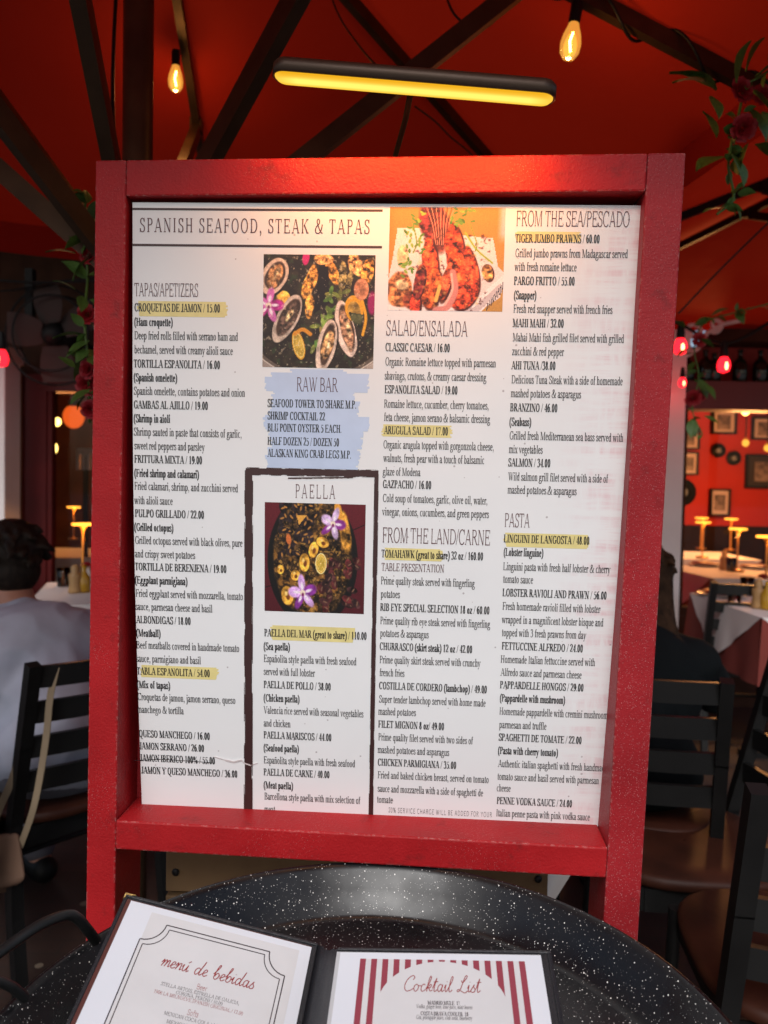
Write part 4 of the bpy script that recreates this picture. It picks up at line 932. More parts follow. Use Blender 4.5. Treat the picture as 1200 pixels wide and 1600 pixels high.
mb.lathe([(.20, 0), (.215, .02), (.215, .05), (.05, .08), (.045, ph - .06), (.20, ph - .03), (.22, ph - .02), (.22, ph)], n=36); mb.build("pedestal", M['wood'], stand)

# ------------------------------------------------------------ open menu folder in the pan
def solve_page(qd, W):
    Rr = [npv((u - 600) / FPX, (v - 800) / FPX, 1) for u, v in qd]
    Mx = np.array([Rr[0], -Rr[1], Rr[2], -Rr[3]]).T; d = np.linalg.svd(Mx)[2][-1]; d = d * np.sign(d[0])
    Q = [Rr[i] * d[i] for i in range(4)]; s = W / np.linalg.norm(Q[1] - Q[0]); Q = [C2W(p * s) for p in Q]
    X = (Q[1] - Q[0]).normalized(); Y = Q[3] - Q[0]; Y = (Y - X * Y.dot(X)).normalized(); N = Y.cross(X)
    if N.dot(FW) > 0: N = -N
    return Q[0], X, Y, N
class Page:
    def __init__(s, qd, W): s.O, s.X, s.Y, s.N = solve_page(qd, W)
    def px(s, u, v):
        d = FW + RT * ((u - 600) / FPX) + UP * ((800 - v) / FPX); t = (s.O - CAMPOS).dot(s.N) / d.dot(s.N); p = CAMPOS + d * t - s.O
        return p.dot(s.X), p.dot(s.Y)
    def w(s, x, y, h=0.): return s.O + s.X * x + s.Y * y + s.N * h
PW = .191
pl = Page([(205, 1407), (487, 1480), (463, 1600), (153.87, 1520.42)], PW); pr = Page([(532, 1488), (845, 1493), (862, 1600), (518.02, 1592.40)], PW * .985)
folder = thing("menu_folder", "open black leatherette folder with two printed drink pages lying in the speckled pan", "menu folder", pr.w(0, .1, -.006))
FI = local_of(folder).inverted()
PH = .215
def slab(pg, x0, x1, y0, y1, h0, h1):
    m_ = MB(); m_.hexa([FI @ pg.w(x, y, h) for h in (h0, h1) for x, y in ((x0, y1), (x1, y1), (x1, y0), (x0, y0))]); return m_
# covers
for pg, x0, x1 in ((pl, -.0085, PW + .006), (pr, -.004, PW * .985 + .0105)):
    m_ = slab(pg, x0, x1, -.0075, PH + .006, -.0055, -.0015); cv = m_.build("cover", M['leather'], folder, bevel=.0012)
    m_ = MB(); 
    for yy, hh2 in ((-.0045, -.0012),):
        m_.tube([FI @ pg.w(x0 + .001, yy, hh2), FI @ pg.w(x1 - .001, yy, hh2)], .0012, 6)
    xo = x0 + .003 if pg is pl else x1 - .003
    m_.tube([FI @ pg.w(xo, -.004, -.0012), FI @ pg.w(xo, PH, -.0012)], .0012, 6); m_.build("stitched_edge", M['leather'], cv)
# spine between the two covers
m_ = MB(); a0, a1 = pl.w(PW + .006, -.0075, -.0035), pl.w(PW + .006, PH, -.0035); b0, b1 = pr.w(-.004, -.0075, -.0035), pr.w(-.004, PH, -.0035)
rows = []
for i in range(9):
    f = i / 8; dip = -.005 * math.sin(math.pi * f) + (.0016 if i in (2, 6) else 0)
    rows.append([FI @ (a0.lerp(b0, f) + pr.N * dip), FI @ (a1.lerp(b1, f) + pr.N * dip)])
m_.grid(rows, True, flip=True); rows2 = [[q - Vector((0, 0, .003)) for q in r] for r in rows]; m_.grid(rows2, True); m_.build("spine", M['leather'], folder)
# gilt corner
m_ = MB(); c_ = [(-.0095, -.0085), (.012, -.0085), (.0, .0035), (-.0095, .013)]
m_.hexa([FI @ pl.w(x, y, h) for h in (-.0060, -.0009) for x, y in ((-.0092, -.001), (-.006, -.004), (.003, -.0082), (-.0092, -.0082))]); m_.build("gilt_corner", M['gold'], folder, bevel=.001)
# plastic sleeve edge + pages
mpg = bpy.data.materials.new("white_page"); mpg.use_nodes = True; nt = mpg.node_tree; b = nt.nodes["Principled BSDF"]; tc = node(nt, "ShaderNodeTexCoord")
nt.links.new(mixc(nt, maprange(nt, noise(nt, tc.outputs["Object"], 9, 4), .3, .7), (.60, .615, .66), (.63, .645, .69)), b.inputs["Base Color"]); b.inputs["Roughness"].default_value = .28
M['page_tint'] = mat("cream_page_ink", (.57, .56, .565), .38, var=.03, vscale=30); M['red_ink'] = mat("red_script_ink", (.26, .028, .030), .5, spec=.2); M['stripe'] = mat("dusty_red_ink", (.26, .045, .065), .45, spec=.25)
M['grey_ink'] = mat("grey_ink", (.035, .024, .028), .5, spec=.2); M['sleeve'] = mat("sleeve_edge", (.09, .035, .03), .25)
pages = []
for pg, wd in ((pl, PW), (pr, PW * .985)):
    if pg is pl:
        slab(pg, -.0042, wd, -.001, PH, -.0014, -.0004).build("sleeve", M['sleeve'], folder)
    else: slab(pg, -.0035, wd, -.001, PH, -.0014, -.0004).build("sleeve", mat("clear_sleeve_edge", (.45, .45, .46), .2), folder)
    pages.append(slab(pg, 0, wd, 0, PH, -.0003, .0).build("page", mpg, folder))
def pface(mb, pg, pts, h): mb.face([FI @ pg.w(x, y, h) for x, y in pts])
def pquad(mb, pg, x0, x1, y0, y1, h): pface(mb, pg, [(x0, y1), (x1, y1), (x1, y0), (x0, y0)], h)
def pline(mb, pg, pts, w, h):
    for k in range(len(pts) - 1):
        a, b_ = Vector(pts[k]), Vector(pts[k + 1]); d = (b_ - a).normalized(); n = Vector((-d.y, d.x)) * w / 2
        pface(mb, pg, [a + n, b_ + n, b_ - n, a - n][::-1], h + k * 2e-6)
def ptext(mb, pg, text, x0, yb, width, cap, st, h=.0003, center=False, polys=None):
    pol, w = polys or layout(text, st); sx = width / w; sy = cap / CAP
    for k, q_ in enumerate(pol):
        pface(mb, pg, [(x0 + a * sx, yb - c * sy) for a, c in q_], h + (k % 6) * 5e-6)
# left page
m_ = MB(); x0, y0 = pl.px(238, 1424); x1, _ = pl.px(468, 1484); pquad(m_, pl, x0, x1, y0 + .001, PH, .0001); m_.build("page_background", M['page_tint'], pages[0])
def ornate(ins):
    xa, xb, yt = pl.px(221, 1461)[0] + ins, pl.px(446, 1519)[0] - ins, pl.px(258, 1445)[1] + ins; rr_ = .021
    o = [(xa, PH)]; 
    o.append((xa, yt + rr_))
    for k in range(9): a = R(90 - 90 * k / 8); o.append((xa + rr_ * math.cos(a) * .98, yt + rr_ * math.sin(a) * .98 - .0) if False else (xa + (rr_ * .95) * math.sin(math.pi / 2 * k / 8), yt + (rr_ * .95) * math.cos(math.pi / 2 * k / 8)))
    o2 = [(xb - (rr_ * .95) * math.cos(math.pi / 2 * k / 8), yt + (rr_ * .95) * math.sin(math.pi / 2 * k / 8)) for k in range(9)]
    return o + o2 + [(xb, yt + rr_), (xb, PH)]
m_ = MB(); pline(m_, pl, ornate(0), .0011, .0002); pline(m_, pl, ornate(.0042), .0009, .00025); m_.build("border_line", M['grey_ink'], pages[0])
a = pl.px(250, 1508); b_ = pl.px(397, 1540); pol, w = script("men\u00fa de bebidas", 36); m_ = MB(); ptext(m_, pl, "", a[0], (a[1] + b_[1]) / 2 + .002, b_[0] - a[0], .0150, None, polys=(pol, w)); m_.build("page_title", M['red_ink'], pages[0])
def ctext(pg, parent, rows):
    for text, pa, pb, cap, st, mt in rows:
        a = pg.px(*pa); b_ = pg.px(*pb); m_ = MB(); ptext(m_, pg, text, a[0], (a[1] + b_[1]) / 2, b_[0] - a[0], cap, st); m_.build("drink_line", mt, parent)
ctext(pl, pages[0], (("Beer", (306, 1545), (322, 1550), .0052, ST_L, M['red_ink']),
  ("STELLA ARTOIS, ESTRELLA DE GALICIA,", (250, 1541), (374, 1569), .0032, ST_F, M['grey_ink']), ("CORONA, PERONI / 10.00", (274, 1553.5), (347, 1571), .0032, ST_F, M['grey_ink']),
  ("1906 LA MILNUEVE SPANISH ORIGINAL / 12.00", (239, 1552), (379, 1586), .0032, ST_F, M['red_ink']), ("Softs", (291, 1586), (309, 1590), .0052, ST_L, M['red_ink']),
  ("MEXICAN COCA COLA / 4.00", (254, 1589), (344, 1604), .0032, ST_F, M['grey_ink']), ("MEXICAN", (259, 1599), (294, 1607), .0032, ST_F, M['grey_ink'])))
# right page: dusty red stripes behind an arch
m_ = MB(); xs0, yt = pr.px(563, 1498); xs1, _ = pr.px(820, 1500); pquad(m_, pr, xs0, xs1, yt, PH, .0001); bgp = m_.build("page_background", M['page_tint'], pages[1])
m_ = MB(); n = 14.5; stw = (xs1 - xs0) / (15 * 1.0 - .12) / 1.0
for k in range(15):
    xa = xs0 + (xs1 - xs0) * (k + (.0)) / 14.55; pquad(m_, pr, xa, min(xa + (xs1 - xs0) / 14.55 * .52, xs1), yt, PH, .00016)
m_.build("stripes", M['stripe'], pages[1])
ac = pr.px(690, 1503); al_ = pr.px(590, 1572); rx = (pr.px(792, 1572)[0] - al_[0]) / 2 * 1.02; ry = (al_[1] - ac[1])
m_ = MB(); pts = [(ac[0] + rx * math.cos(R(t)), al_[1] - ry * math.sin(R(t)) * 1.0) for t in range(0, 181, 6)]
pface(m_, pr, [(ac[0] + rx, PH)] + pts + [(ac[0] - rx, PH)], .00022) if False else pface(m_, pr, ([(ac[0] + rx, PH)] + pts + [(ac[0] - rx, PH)]), .00022)
m_.build("arch_panel", M['page_tint'], pages[1])
a = pr.px(629, 1549); b_ = pr.px(750, 1551); pol, w = script("Cocktail List", 34); m_ = MB(); ptext(m_, pr, "", a[0], (a[1] + b_[1]) / 2, b_[0] - a[0], .0165, None, polys=(pol, w), h=.0003); m_.build("page_title", M['red_ink'], pages[1])
ctext(pr, pages[1], (("MADRID MULE  17", (668, 1570), (719, 1571), .0037, ST_B, M['grey_ink']), ("Vodka, ginger beer, lime juice, mint leaves", (650, 1576), (738, 1577), .0037, ST_I, M['grey_ink']),
  ("COSTA BRAVA COOLER  18", (657, 1587), (732, 1588), .0037, ST_B, M['grey_ink']), ("Gin, pineapple juice, club soda, blueberry", (650, 1593), (738, 1594), .0037, ST_I, M['grey_ink'])))

# ------------------------------------------------------------ wooden crate behind the board
crate = thing("wooden_crate", "pale brown wooden crate seen under the bottom rail of the red board", "crate", (-.03, 1.2, 0))
mcw = mat("crate_wood", (.13, .07, .03), .7, col2=(.22, .135, .06), vscale=7, bump=.4, bscale=40)
for k in range(8):
    mb = MB(); mb.box(-.285, .285, -.075, -.060, .03 + k * .094, .03 + k * .094 + .088); mb.build("plank", mcw, crate, bevel=.002)
for x in (-.283, .255):
    mb = MB(); mb.box(x, x + .028, -.059, .20, .0, .778); mb.build("corner_post", mcw, crate)
mb = MB(); mb.box(-.285, .285, -.058, .205, .782, .795); mb.build("lid", mcw, crate)
for k in range(6, 8):
    for x in (-.27, .27): mb = MB(); mb.ell((x, -.076, .03 + k * .094 + .030), (.006, .003, .006), n=8, m=5); mb.build("nail_head", M['black_metal'], crate)

# ------------------------------------------------------------ market umbrellas
def umbrella(name, label, ax, ay, az, th, s, cs, tm, hubz, group=None, strut_t=(.845, .923), valance=.115, metal='bronze'):
    u = thing(name, label, "umbrella", (ax, ay, 0), 0, group)
    def mid(k, t): a = R(th + k); return Vector((t * math.cos(a), t * math.sin(a), az - s * t))
    def cor(k, t): a = R(th + k); return Vector((t * math.cos(a), t * math.sin(a), az - s * cs * t))
    def rim(k): return mid(k, tm) if k % 90 == 0 else cor(k, tm * 1.4142)
    cl = .022                                          # cloth sits above the ribs
    mb = MB()
    ang = list(range(0, 361, 45)); N = 10
    for j in range(8):
        rows = []
        for i in range(N + 1):
            f = i / N; row = []
            for q_ in range(9):
                g_ = q_ / 8; a_, b2 = rim(ang[j]), rim(ang[j + 1]); top = Vector((0, 0, az))
                p = top.lerp(a_, f) * (1 - g_) + top.lerp(b2, f) * g_
                p.z += cl - .05 * f * math.sin(math.pi * g_) * math.sin(math.pi * min(1, f * .9))
                row.append(p)
            rows.append(row)
        mb.grid(rows, True)
        e = rows[-1]; nrm = Vector((e[4].x, e[4].y, 0)).normalized()
        val = [e] + [[p + Vector((0, 0, -valance * f)) + nrm * (.006 * math.sin(q_ * 1.7 + f * 2)) for q_, p in enumerate(e)] for f in (.3, .65, 1.)]
        mb.grid(val, True)
    mb.build("canopy", M['canopy'], u)
    mb = MB(); mb.tube([(0, 0, 0), (0, 0, 1.2), (0, 0, az - .02)], .031, 20); mb.build("pole", M['bronze'], u)
    mb = MB(); mb.lathe([(.034, hubz - .10), (.055, hubz - .09), (.055, hubz - .01), (.066, hubz), (.066, hubz + .035), (.034, hubz + .04)], n=20); mb.build("hub", M['bronze'], u)
    mb = MB(); mb.lathe([(.034, az - .12), (.07, az - .11), (.07, az - .05), (.034, az - .02)], n=20); mb.build("crown_collar", M['bronze'], u)
    mb = MB(); mb.lathe([(.034, 0.0), (.30, .0), (.30, .05), (.05, .07), (.034, .10)], n=28); mb.build("base_plate", M['black_metal'], u)
    for k in range(0, 360, 45):
        f = mid if k % 90 == 0 else cor; tt = strut_t[0] if k % 90 == 0 else strut_t[1]; te = tm if k % 90 == 0 else tm * 1.4142
        mb = MB(); mb.bar(f(k, .06) - Vector((0, 0, .004)), f(k, te) - Vector((0, 0, .004)), .024, .036); rb = mb.build("rib", M[metal], u)
        h = f(k, 1.0); h = Vector((h.x, h.y, 0)).normalized() * .06 + Vector((0, 0, hubz + .016))
        mb = MB(); j_ = f(k, tt) - Vector((0, 0, .024)); mb.bar(h, j_, .026, .040)
        mb.build("strut", M[metal], u)
        mb = MB(); mb.box(-.018, .018, -.018, .018, -.012, .03, Matrix.Translation(j_)); mb.build("joint", M[metal], rb)
    return u, mid, cor
U1, mid1, cor1 = umbrella("patio_umbrella", "square red market umbrella with dark bronze ribs spreading over the menu board", -.537, 1.654, 2.80, 95.8, .414, .60, 1.40, 1.737, "red market umbrellas")
U2, mid2, cor2 = umbrella("patio_umbrella", "farther red umbrella behind the right side of the board, its hem above the bottle shelf", 2.50, 3.40, 3.01, 86, .40, .62, 1.62, 2.42, "red market umbrellas", metal="black", valance=.05)
def U1w(v): return Vector((-.537, 1.654, 0)) + v

# ------------------------------------------------------------ string bulbs
M['filament'] = emission("lit_filament", (1, .50, .10), 30.)
M['bulb_glass'] = thin_glass("amber_bulb_glass", (1, .86, .62), emit=(1, .42, .06), es=.55)
M['red_bulb'] = emission("lit_red_bulb", (1, .012, .022), 2.6); M['red_fil'] = emission("lit_red_filament", (1, .25, .10), 9.)
def bulb(label, p, s=1., tilt=(0, 0)):
    b_ = thing("string_bulb", label, "light bulb", p, 0, "lit amber string bulbs"); b_.rotation_euler = (tilt[0], tilt[1], 0)
    mb = MB(); mb.lathe([(.012 * s, .012 * s), (.0135 * s, 0.), (.0135 * s, -.03 * s), (.012 * s, -.036 * s)], n=14); mb.build("socket", M['black'], b_)
    mb = MB(); mb.lathe([(.011 * s, -.034 * s), (.013 * s, -.042 * s), (.020 * s, -.062 * s), (.0235 * s, -.082 * s), (.0215 * s, -.100 * s), (.014 * s, -.112 * s), (.0, -.117 * s)], n=18, capb=False); mb.build("glass", M['bulb_glass'], b_)
    mb = MB(); mb.tube([(0.002 * s, 0, -.052 * s), (-.003 * s, 0, -.075 * s), (.002 * s, 0, -.098 * s)], .0022 * s, 6); mb.build("filament", M['filament'], b_)
    l = bpy.data.lights.new("bulb_light", 'POINT'); l.energy = 1.1; l.color = (1, .45, .12); l.shadow_soft_size = .02
    lo = bpy.data.objects.new("bulb_light", l); COL.objects.link(lo); lo.parent = b_; lo.location = (0, 0, -.122 * s)
    return b_
def on_rib(k, u=None, v=None):
    ts = [.3 + .005 * i for i in range(240)]
    t = min(ts, key=lambda t: abs((proj(U1w(mid1(k, t)))[0] - u) if u else (proj(U1w(mid1(k, t)))[1] - v)))
    return U1w(mid1(k, t)) + Vector((0, 0, -.045))
bp1 = on_rib(0, v=60) + RT * -.022; bp2 = on_rib(-90, u=905) + RT * -.01 + Vector((0, -.02, 0))
bulb("lit amber filament bulb hanging beside the umbrella pole", bp1, .9, (0, R(0)))
bulb("lit amber filament bulb hanging from the rib above the garland of roses", bp2, .98, (0, R(8)))
def cord(label, pts, r=.003, name="power_cord", group=None, m='black'):
    mb = MB(); p = [Vector(q_) for q_ in cat([tuple(q_) for q_ in pts], 8)]; c_ = p[0].copy(); mb.v = []; mb.tube([q_ - c_ for q_ in p], r, 7)
    o = mb.build(name, M[m]); o.location = c_; return tag(o, label, "cord", group)
cord("black cord strung from the canopy down to the LED bar", [P(505, -40, 1.9), P(530, 25, 1.85), P(560, 70, 1.7), P(588, 103, 1.2), P(600, 110, .90)], .0022)
cord("black cord looping under the struts right of the LED bar", [P(695, -10, 1.75), P(712, 25, 1.72), P(745, 46, 1.72), P(775, 30, 1.75), P(795, -10, 1.8)], .0028)
cord("thin black cord trailing behind the LED bar towards the board", [P(648, 166, 1.9), P(680, 190, 1.95), P(705, 215, 2.0), P(740, 245, 2.1), P(780, 300, 2.2)], .0022)
cord("black cable running down beside the umbrella pole", [P(182, -20, 1.66), P(178, 60, 1.66), P(176, 150, 1.66), P(179, 250, 1.66), P(181, 420, 1.66)], .0042)
# cable twisted along the right-hand rib
pts = []
for k in range(60):
    f = k / 59; c_ = U1w(mid1(-90, .55 + .85 * f)); a = f * 9 * math.pi
    pts.append(c_ + Vector((0, math.cos(a) * .026, math.sin(a) * .030 - .006)))
cord("black string light cable twisted around the umbrella rib with roses", pts, .0038)
cord("thin black wire rising to the canopy right of the board", [P(1060, 490, 2.6), P(1110, 437, 2.55), P(1160, 387, 2.5), P(1240, 310, 2.4)], .0032)

# ------------------------------------------------------------ rose garlands
def leaf_mesh():
    mb = MB(); rows = []
    for i in range(7):
        f = i / 6; w = .5 * math.sin(math.pi * f ** .8) * .55
        rows.append([(f, -w, .10 * w + .12 * math.sin(f * 2.6)), (f, -w * .5, .02 + .12 * math.sin(f * 2.6)), (f, 0, -.03 + .12 * math.sin(f * 2.6)), (f, w * .5, .02 + .12 * math.sin(f * 2.6)), (f, w, .10 * w + .12 * math.sin(f * 2.6))])
    mb.grid(rows, True); return mb
def rose_mesh():
    mb = MB(); rr_ = random.Random(4)
    for ring, (n, r, h, op) in enumerate(((3, .14, .50, .05), (5, .26, .48, .22), (6, .40, .40, .42), (6, .52, .26, .62))):
        for k in range(n):
            a0 = 2 * math.pi * k / n + ring * .5 + rr_.uniform(-.15, .15); rows = []
            for i in range(5):
                f = i / 4; row = []
                for j in range(5):
                    g_ = (j / 4 - .5); a = a0 + g_ * (2.3 * math.pi / n) * (1 - .35 * f ** 3)
                    rad = r * (.25 + .75 * math.sin(f * 1.5)) + op * .30 * f ** 2 + .03 * rr_.uniform(-1, 1) * f
                    row.append((rad * math.cos(a), rad * math.sin(a), h * f - .10 * op * f ** 3 - .12 * abs(g_) * f + .02))
                rows.append(row)
            mb.grid(rows, True)
    return mb
LEAF = leaf_mesh(); ROSE = rose_mesh()
_lm = _rm = None
def garland(label, vine, roses, leaves, seed, cat_="rose garland", lcol='leaf'):
    global _lm, _rm
    rr_ = random.Random(seed); o = thing("rose_garland", label, cat_, vine[0], 0, "artificial rose garlands"); c_ = Vector(vine[0])
    mb = MB(); mb.tube([Vector(q_) - c_ for q_ in cat([tuple(q_) for q_ in vine], 6)], .0028, 6); mb.build("vine", M['leaf'], o)
    for p, s, d in roses:
        r_ = ROSE.build("rose", M['rose'], o) if _rm is None else bpy.data.objects.new("rose", _rm.data)
        if _rm is None: _rm = r_
        else: COL.objects.link(r_); r_.parent = o
        r_.location = Vector(p) - c_; r_.scale = (s, s, s); r_.rotation_euler = Vector(d).to_track_quat('Z', 'Y').to_euler()
    vv = [Vector(q_) for q_ in cat([tuple(q_) for q_ in vine], 6)]
    for _ in range(24):
        q_ = vv[rr_.randrange(len(vv))]; leaves.append((q_ + Vector((rr_.uniform(-.008, .008), rr_.uniform(-.01, .01), 0)), rr_.uniform(.022, .045), Vector((rr_.uniform(-1, 1), rr_.uniform(-.8, .3), rr_.uniform(-1, .5)))))
    for p, s, d in leaves:
        l_ = LEAF.build("leaf", M[lcol], o) if _lm is None else bpy.data.objects.new("leaf", _lm.data)
        if _lm is None: _lm = l_
        else: COL.objects.link(l_); l_.parent = o
        l_.location = Vector(p) - c_; l_.scale = (s, s, s); q_ = Vector(d).to_track_quat('X', 'Z'); l_.rotation_euler = q_.to_euler()
        l_.rotation_euler.rotate_axis('X', rr_.uniform(-.9, .9))
    return o
Z1 = 1.60
lv = []
for (u, v, s, dx, dy) in ((128, 338, 46, -.7, -.5), (140, 345, 40, .5, -.8), (118, 395, 44, -1, .1), (136, 405, 42, -.3, .8), (138, 435, 44, -.7, -.4), (118, 452, 36, -1, -.3), (128, 462, 34, .1, .9), (140, 468, 38, .5, .5), (131, 523, 46, -.9, .3), (140, 532, 44, -.6, .6), (128, 545, 36, .6, .5), (136, 560, 40, -.4, .9), (118, 575, 30, -.7, -.4), (142, 608, 40, -.6, .7), (132, 370, 36, -.6, .6)):
    lv.append((P(u, v, Z1 + random.uniform(-.05, .03)), s / 1200 * Z1, RT * dx - UP * dy - FW * random.uniform(0, .5)))
garland("artificial rose garland hanging down the umbrella pole along the left edge of the board",
    [P(135, 300, Z1), P(131, 360, Z1), P(137, 430, Z1 + .03), P(132, 500, Z1), P(138, 570, Z1), P(140, 660, Z1 + .05)],
    [(P(136, 362, Z1), .030, -FW + RT * -.5), (P(139, 400, Z1 + .02), .028, -FW), (P(137, 493, Z1), .033, -FW + UP * .2), (P(140, 577, Z1), .032, -FW + RT * -.4), (P(137, 600, Z1 + .02), .036, -FW - UP * .2), (P(142, 640, Z1 + .02), .030, -FW)], lv, 3)
Z2 = 1.62; lv = []
for (u, v, s, dx, dy) in ((1120, 140, 60, -1, -.15), (1105, 128, 40, -.9, .1), (1150, 130, 46, .3, -.8), (1175, 140, 60, .3, .9), (1180, 120, 50, .8, -.3), (1165, 112, 40, .6, -1), (1128, 245, 48, -.75, .55), (1143, 240, 46, .1, 1), (1165, 228, 50, -.3, .9), (1180, 225, 44, .6, .6), (1170, 168, 46, .3, .8), (1120, 215, 34, -.6, -.5), (1190, 175, 44, .4, .9), (1110, 150, 34, .1, 1), (1140, 312, 30, .2, .9), (1128, 325, 26, -.8, .3)):
    lv.append((P(u, v, Z2 + random.uniform(-.06, .04)), 1.4 * s / 1200 * Z2, RT * dx - UP * dy - FW * random.uniform(0, .5)))
garland("artificial rose garland dangling from the umbrella rib above the right corner of the board",
    [P(1230, 90, Z2 + .1), P(1190, 118, Z2), P(1165, 135, Z2), P(1155, 175, Z2), P(1145, 215, Z2), P(1138, 260, Z2), P(1146, 310, Z2), P(1120, 335, Z2)],
    [(P(1156, 143, Z2), .040, -FW + RT * .3), (P(1160, 200, Z2 - .02), .040, -FW - UP * .5), (P(1190, 150, Z2 + .04), .034, -FW)], lv, 5)
Z3 = 3.0; lv = []
for (u, v, s, dx, dy) in ((1085, 508, 30, .8, -.2), (1110, 494, 28, .9, -.3), (1150, 487, 26, .3, .9), (1105, 505, 24, -.8, .2), (1070, 512, 24, -.6, -.2), (1084, 565, 24, -.4, .9), (1092, 592, 34, .3, 1), (1100, 600, 30, .5, 1), (1083, 655, 32, -.2, 1), (1100, 650, 26, .6, .4), (1095, 530, 24, .6, .6), (1075, 545, 22, -.6, .5), (1080, 662, 24, .2, 1), (1090, 580, 22, -.7, .3)):
    lv.append((P(u, v, Z3 + random.uniform(-.06, .04)), s / 1200 * Z3, RT * dx - UP * dy - FW * random.uniform(0, .4)))
garland("artificial rose garland hanging past the white column and the bottle shelf",
    [P(1220, 470, Z3), P(1150, 488, Z3), P(1100, 505, Z3), P(1085, 545, Z3), P(1092, 590, Z3), P(1082, 640, Z3), P(1098, 680, Z3)],
    [(P(1092, 532, Z3), .044, -FW), (P(1082, 622, Z3), .050, -FW - UP * .4), (P(1095, 618, Z3 + .04), .034, -FW + RT * .5)], lv, 8)

# ------------------------------------------------------------ restaurant building behind the patio
FY = 4.60                                               # facade plane
bld = thing("restaurant_building", "dark red restaurant front with open windows onto a lit red dining room", "building", (0, FY, 0))
BIi = local_of(bld).inverted()
def bpart(name, m, boxes, parent=bld, bevel=0):
    mb = MB()
    for bx in boxes: mb.box(*bx)
    return mb.build(name, m, parent, world=True, bevel=bevel)
M['ceiling'] = mat("dark_ceiling", (.10, .02, .015), .8); M['wainscot'] = mat("dark_wainscot", (.018, .006, .004), .7, var=.3, spec=.15)
M['room_wall'] = mat("amber_brown_wall", (.20, .055, .022), .7, var=.4, vscale=3)
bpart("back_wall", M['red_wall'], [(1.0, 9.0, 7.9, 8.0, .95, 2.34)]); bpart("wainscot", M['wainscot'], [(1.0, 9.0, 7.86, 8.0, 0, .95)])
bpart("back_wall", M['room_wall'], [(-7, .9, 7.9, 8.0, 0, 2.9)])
bpart("side_wall", M['red_wall'], [(9.0, 9.1, FY + .1, 8.0, 0, 2.9)]); bpart("side_wall", M['room_wall'], [(-7.1, -7.0, FY + .1, 8.0, 0, 2.9)])
bpart("partition", M['red_wall'], [(.9, 1.0, FY + .1, 8.0, 0, 2.9)])
bpart("roof_with_shade_overhang", M['ceiling'], [(-7.1, 1.0, 2.6, 8.0, 2.9, 3.0)])  # runs past the facade as an unseen overhang, added to shade the front wall
bpart("ceiling", M['ceiling'], [(2.25, 9.1, FY + .35, 8.0, 2.28, 2.34)])
# left front: painted wall with a window (u 70..140 shows its left part)
xl0 = Py(72, 650, FY).x; wz1 = Py(100, 612, FY).z
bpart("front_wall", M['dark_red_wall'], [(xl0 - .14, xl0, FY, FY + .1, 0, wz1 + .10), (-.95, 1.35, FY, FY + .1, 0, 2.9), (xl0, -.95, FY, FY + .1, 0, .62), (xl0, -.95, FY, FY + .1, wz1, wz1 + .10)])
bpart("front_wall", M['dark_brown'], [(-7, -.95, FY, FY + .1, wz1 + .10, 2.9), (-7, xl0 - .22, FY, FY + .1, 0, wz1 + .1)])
bpart("trim_board", M['brown'], [(xl0 - .22, xl0 - .14, FY - .02, FY + .1, 0, wz1 + .1)])
w_ = bpart("window", M['dark_red_wall'], [(xl0, xl0 + .025, FY + .02, FY + .08, .62, wz1), (-.985, -.95, FY + .02, FY + .08, .62, wz1)])
mb = MB(); mb.box(xl0 + .025, -.985, FY + .05, FY + .054, .62, wz1); mb.build("pane", M['pane'], w_, world=True)
# right front: big opening under a header with a bottle shelf on it
hz0 = Py(1130, 641, FY).z; hz1 = Py(1130, 597, FY).z; xr0 = Py(1072, 700, FY).x
bpart("header_beam", M['dark_red_wall'], [(xr0 - .02, 9, FY - .04, FY + .12, hz0, hz1)])
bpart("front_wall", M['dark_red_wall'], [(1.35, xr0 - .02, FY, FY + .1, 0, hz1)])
tz = Py(1130, 536, FY).z
bpart("shelf_back", mat("shelf_red_paint", (.30, .014, .008), .6, var=.2), [(xr0 - .02, 9, FY + .14, FY + .16, hz1 - .02, tz)])
bpart("top_beam", M['dark_brown'], [(xr0 + .12, 9, FY - .06, FY + .16, tz, tz + .075)])
w_ = bpart("window", M['dark_brown'], [(xr0 - .02, xr0 + .01, FY + .01, FY + .07, .55, hz0), (6, 6.04, FY + .01, FY + .07, .55, hz0), (xr0 + .01, 6, FY + .01, FY + .07, .55, .60)])
mb = MB(); mb.box(xr0 + .01, 6, FY + .03, FY + .034, .60, hz0); mb.build("pane", M['pane'], w_, world=True)
bpart("sill_wall", M['dark_brown'], [(xr0 - .02, 9, FY, FY + .1, 0, .55)])
# curly white bracket under the eaves
wb = thing("scroll_bracket", "white scrolled iron bracket against the sky above the white column", "bracket", P(1075, 520, 4.3)); mb = MB(); WI = local_of(wb).inverted()
def scroll(c, r, a0, turns): return [P(c[0] + r * (1 - .75 * i / 40) * math.cos(a0 + turns * 2 * math.pi * i / 40), c[1] + r * (1 - .75 * i / 40) * math.sin(a0 + turns * 2 * math.pi * i / 40), 4.3) for i in range(41)]
for c_, r_, a_, t_ in (((1085, 520), 16, 2.6, 1.2), ((1118, 508), 12, 2.2, -1.1), ((1073, 545), 10, .5, 1.2)): mb = MB(); mb.tube([WI @ p for p in scroll(c_, r_, a_, t_)], .012, 7); mb.build("scroll", M['white_paint'], wb)
mb = MB(); mb.tube([WI @ P(u, v, 4.3) for u, v in ((1062, 562), (1090, 545), (1105, 520), (1130, 506), (1160, 500))], .013, 7); mb.build("stem", M['white_paint'], wb)
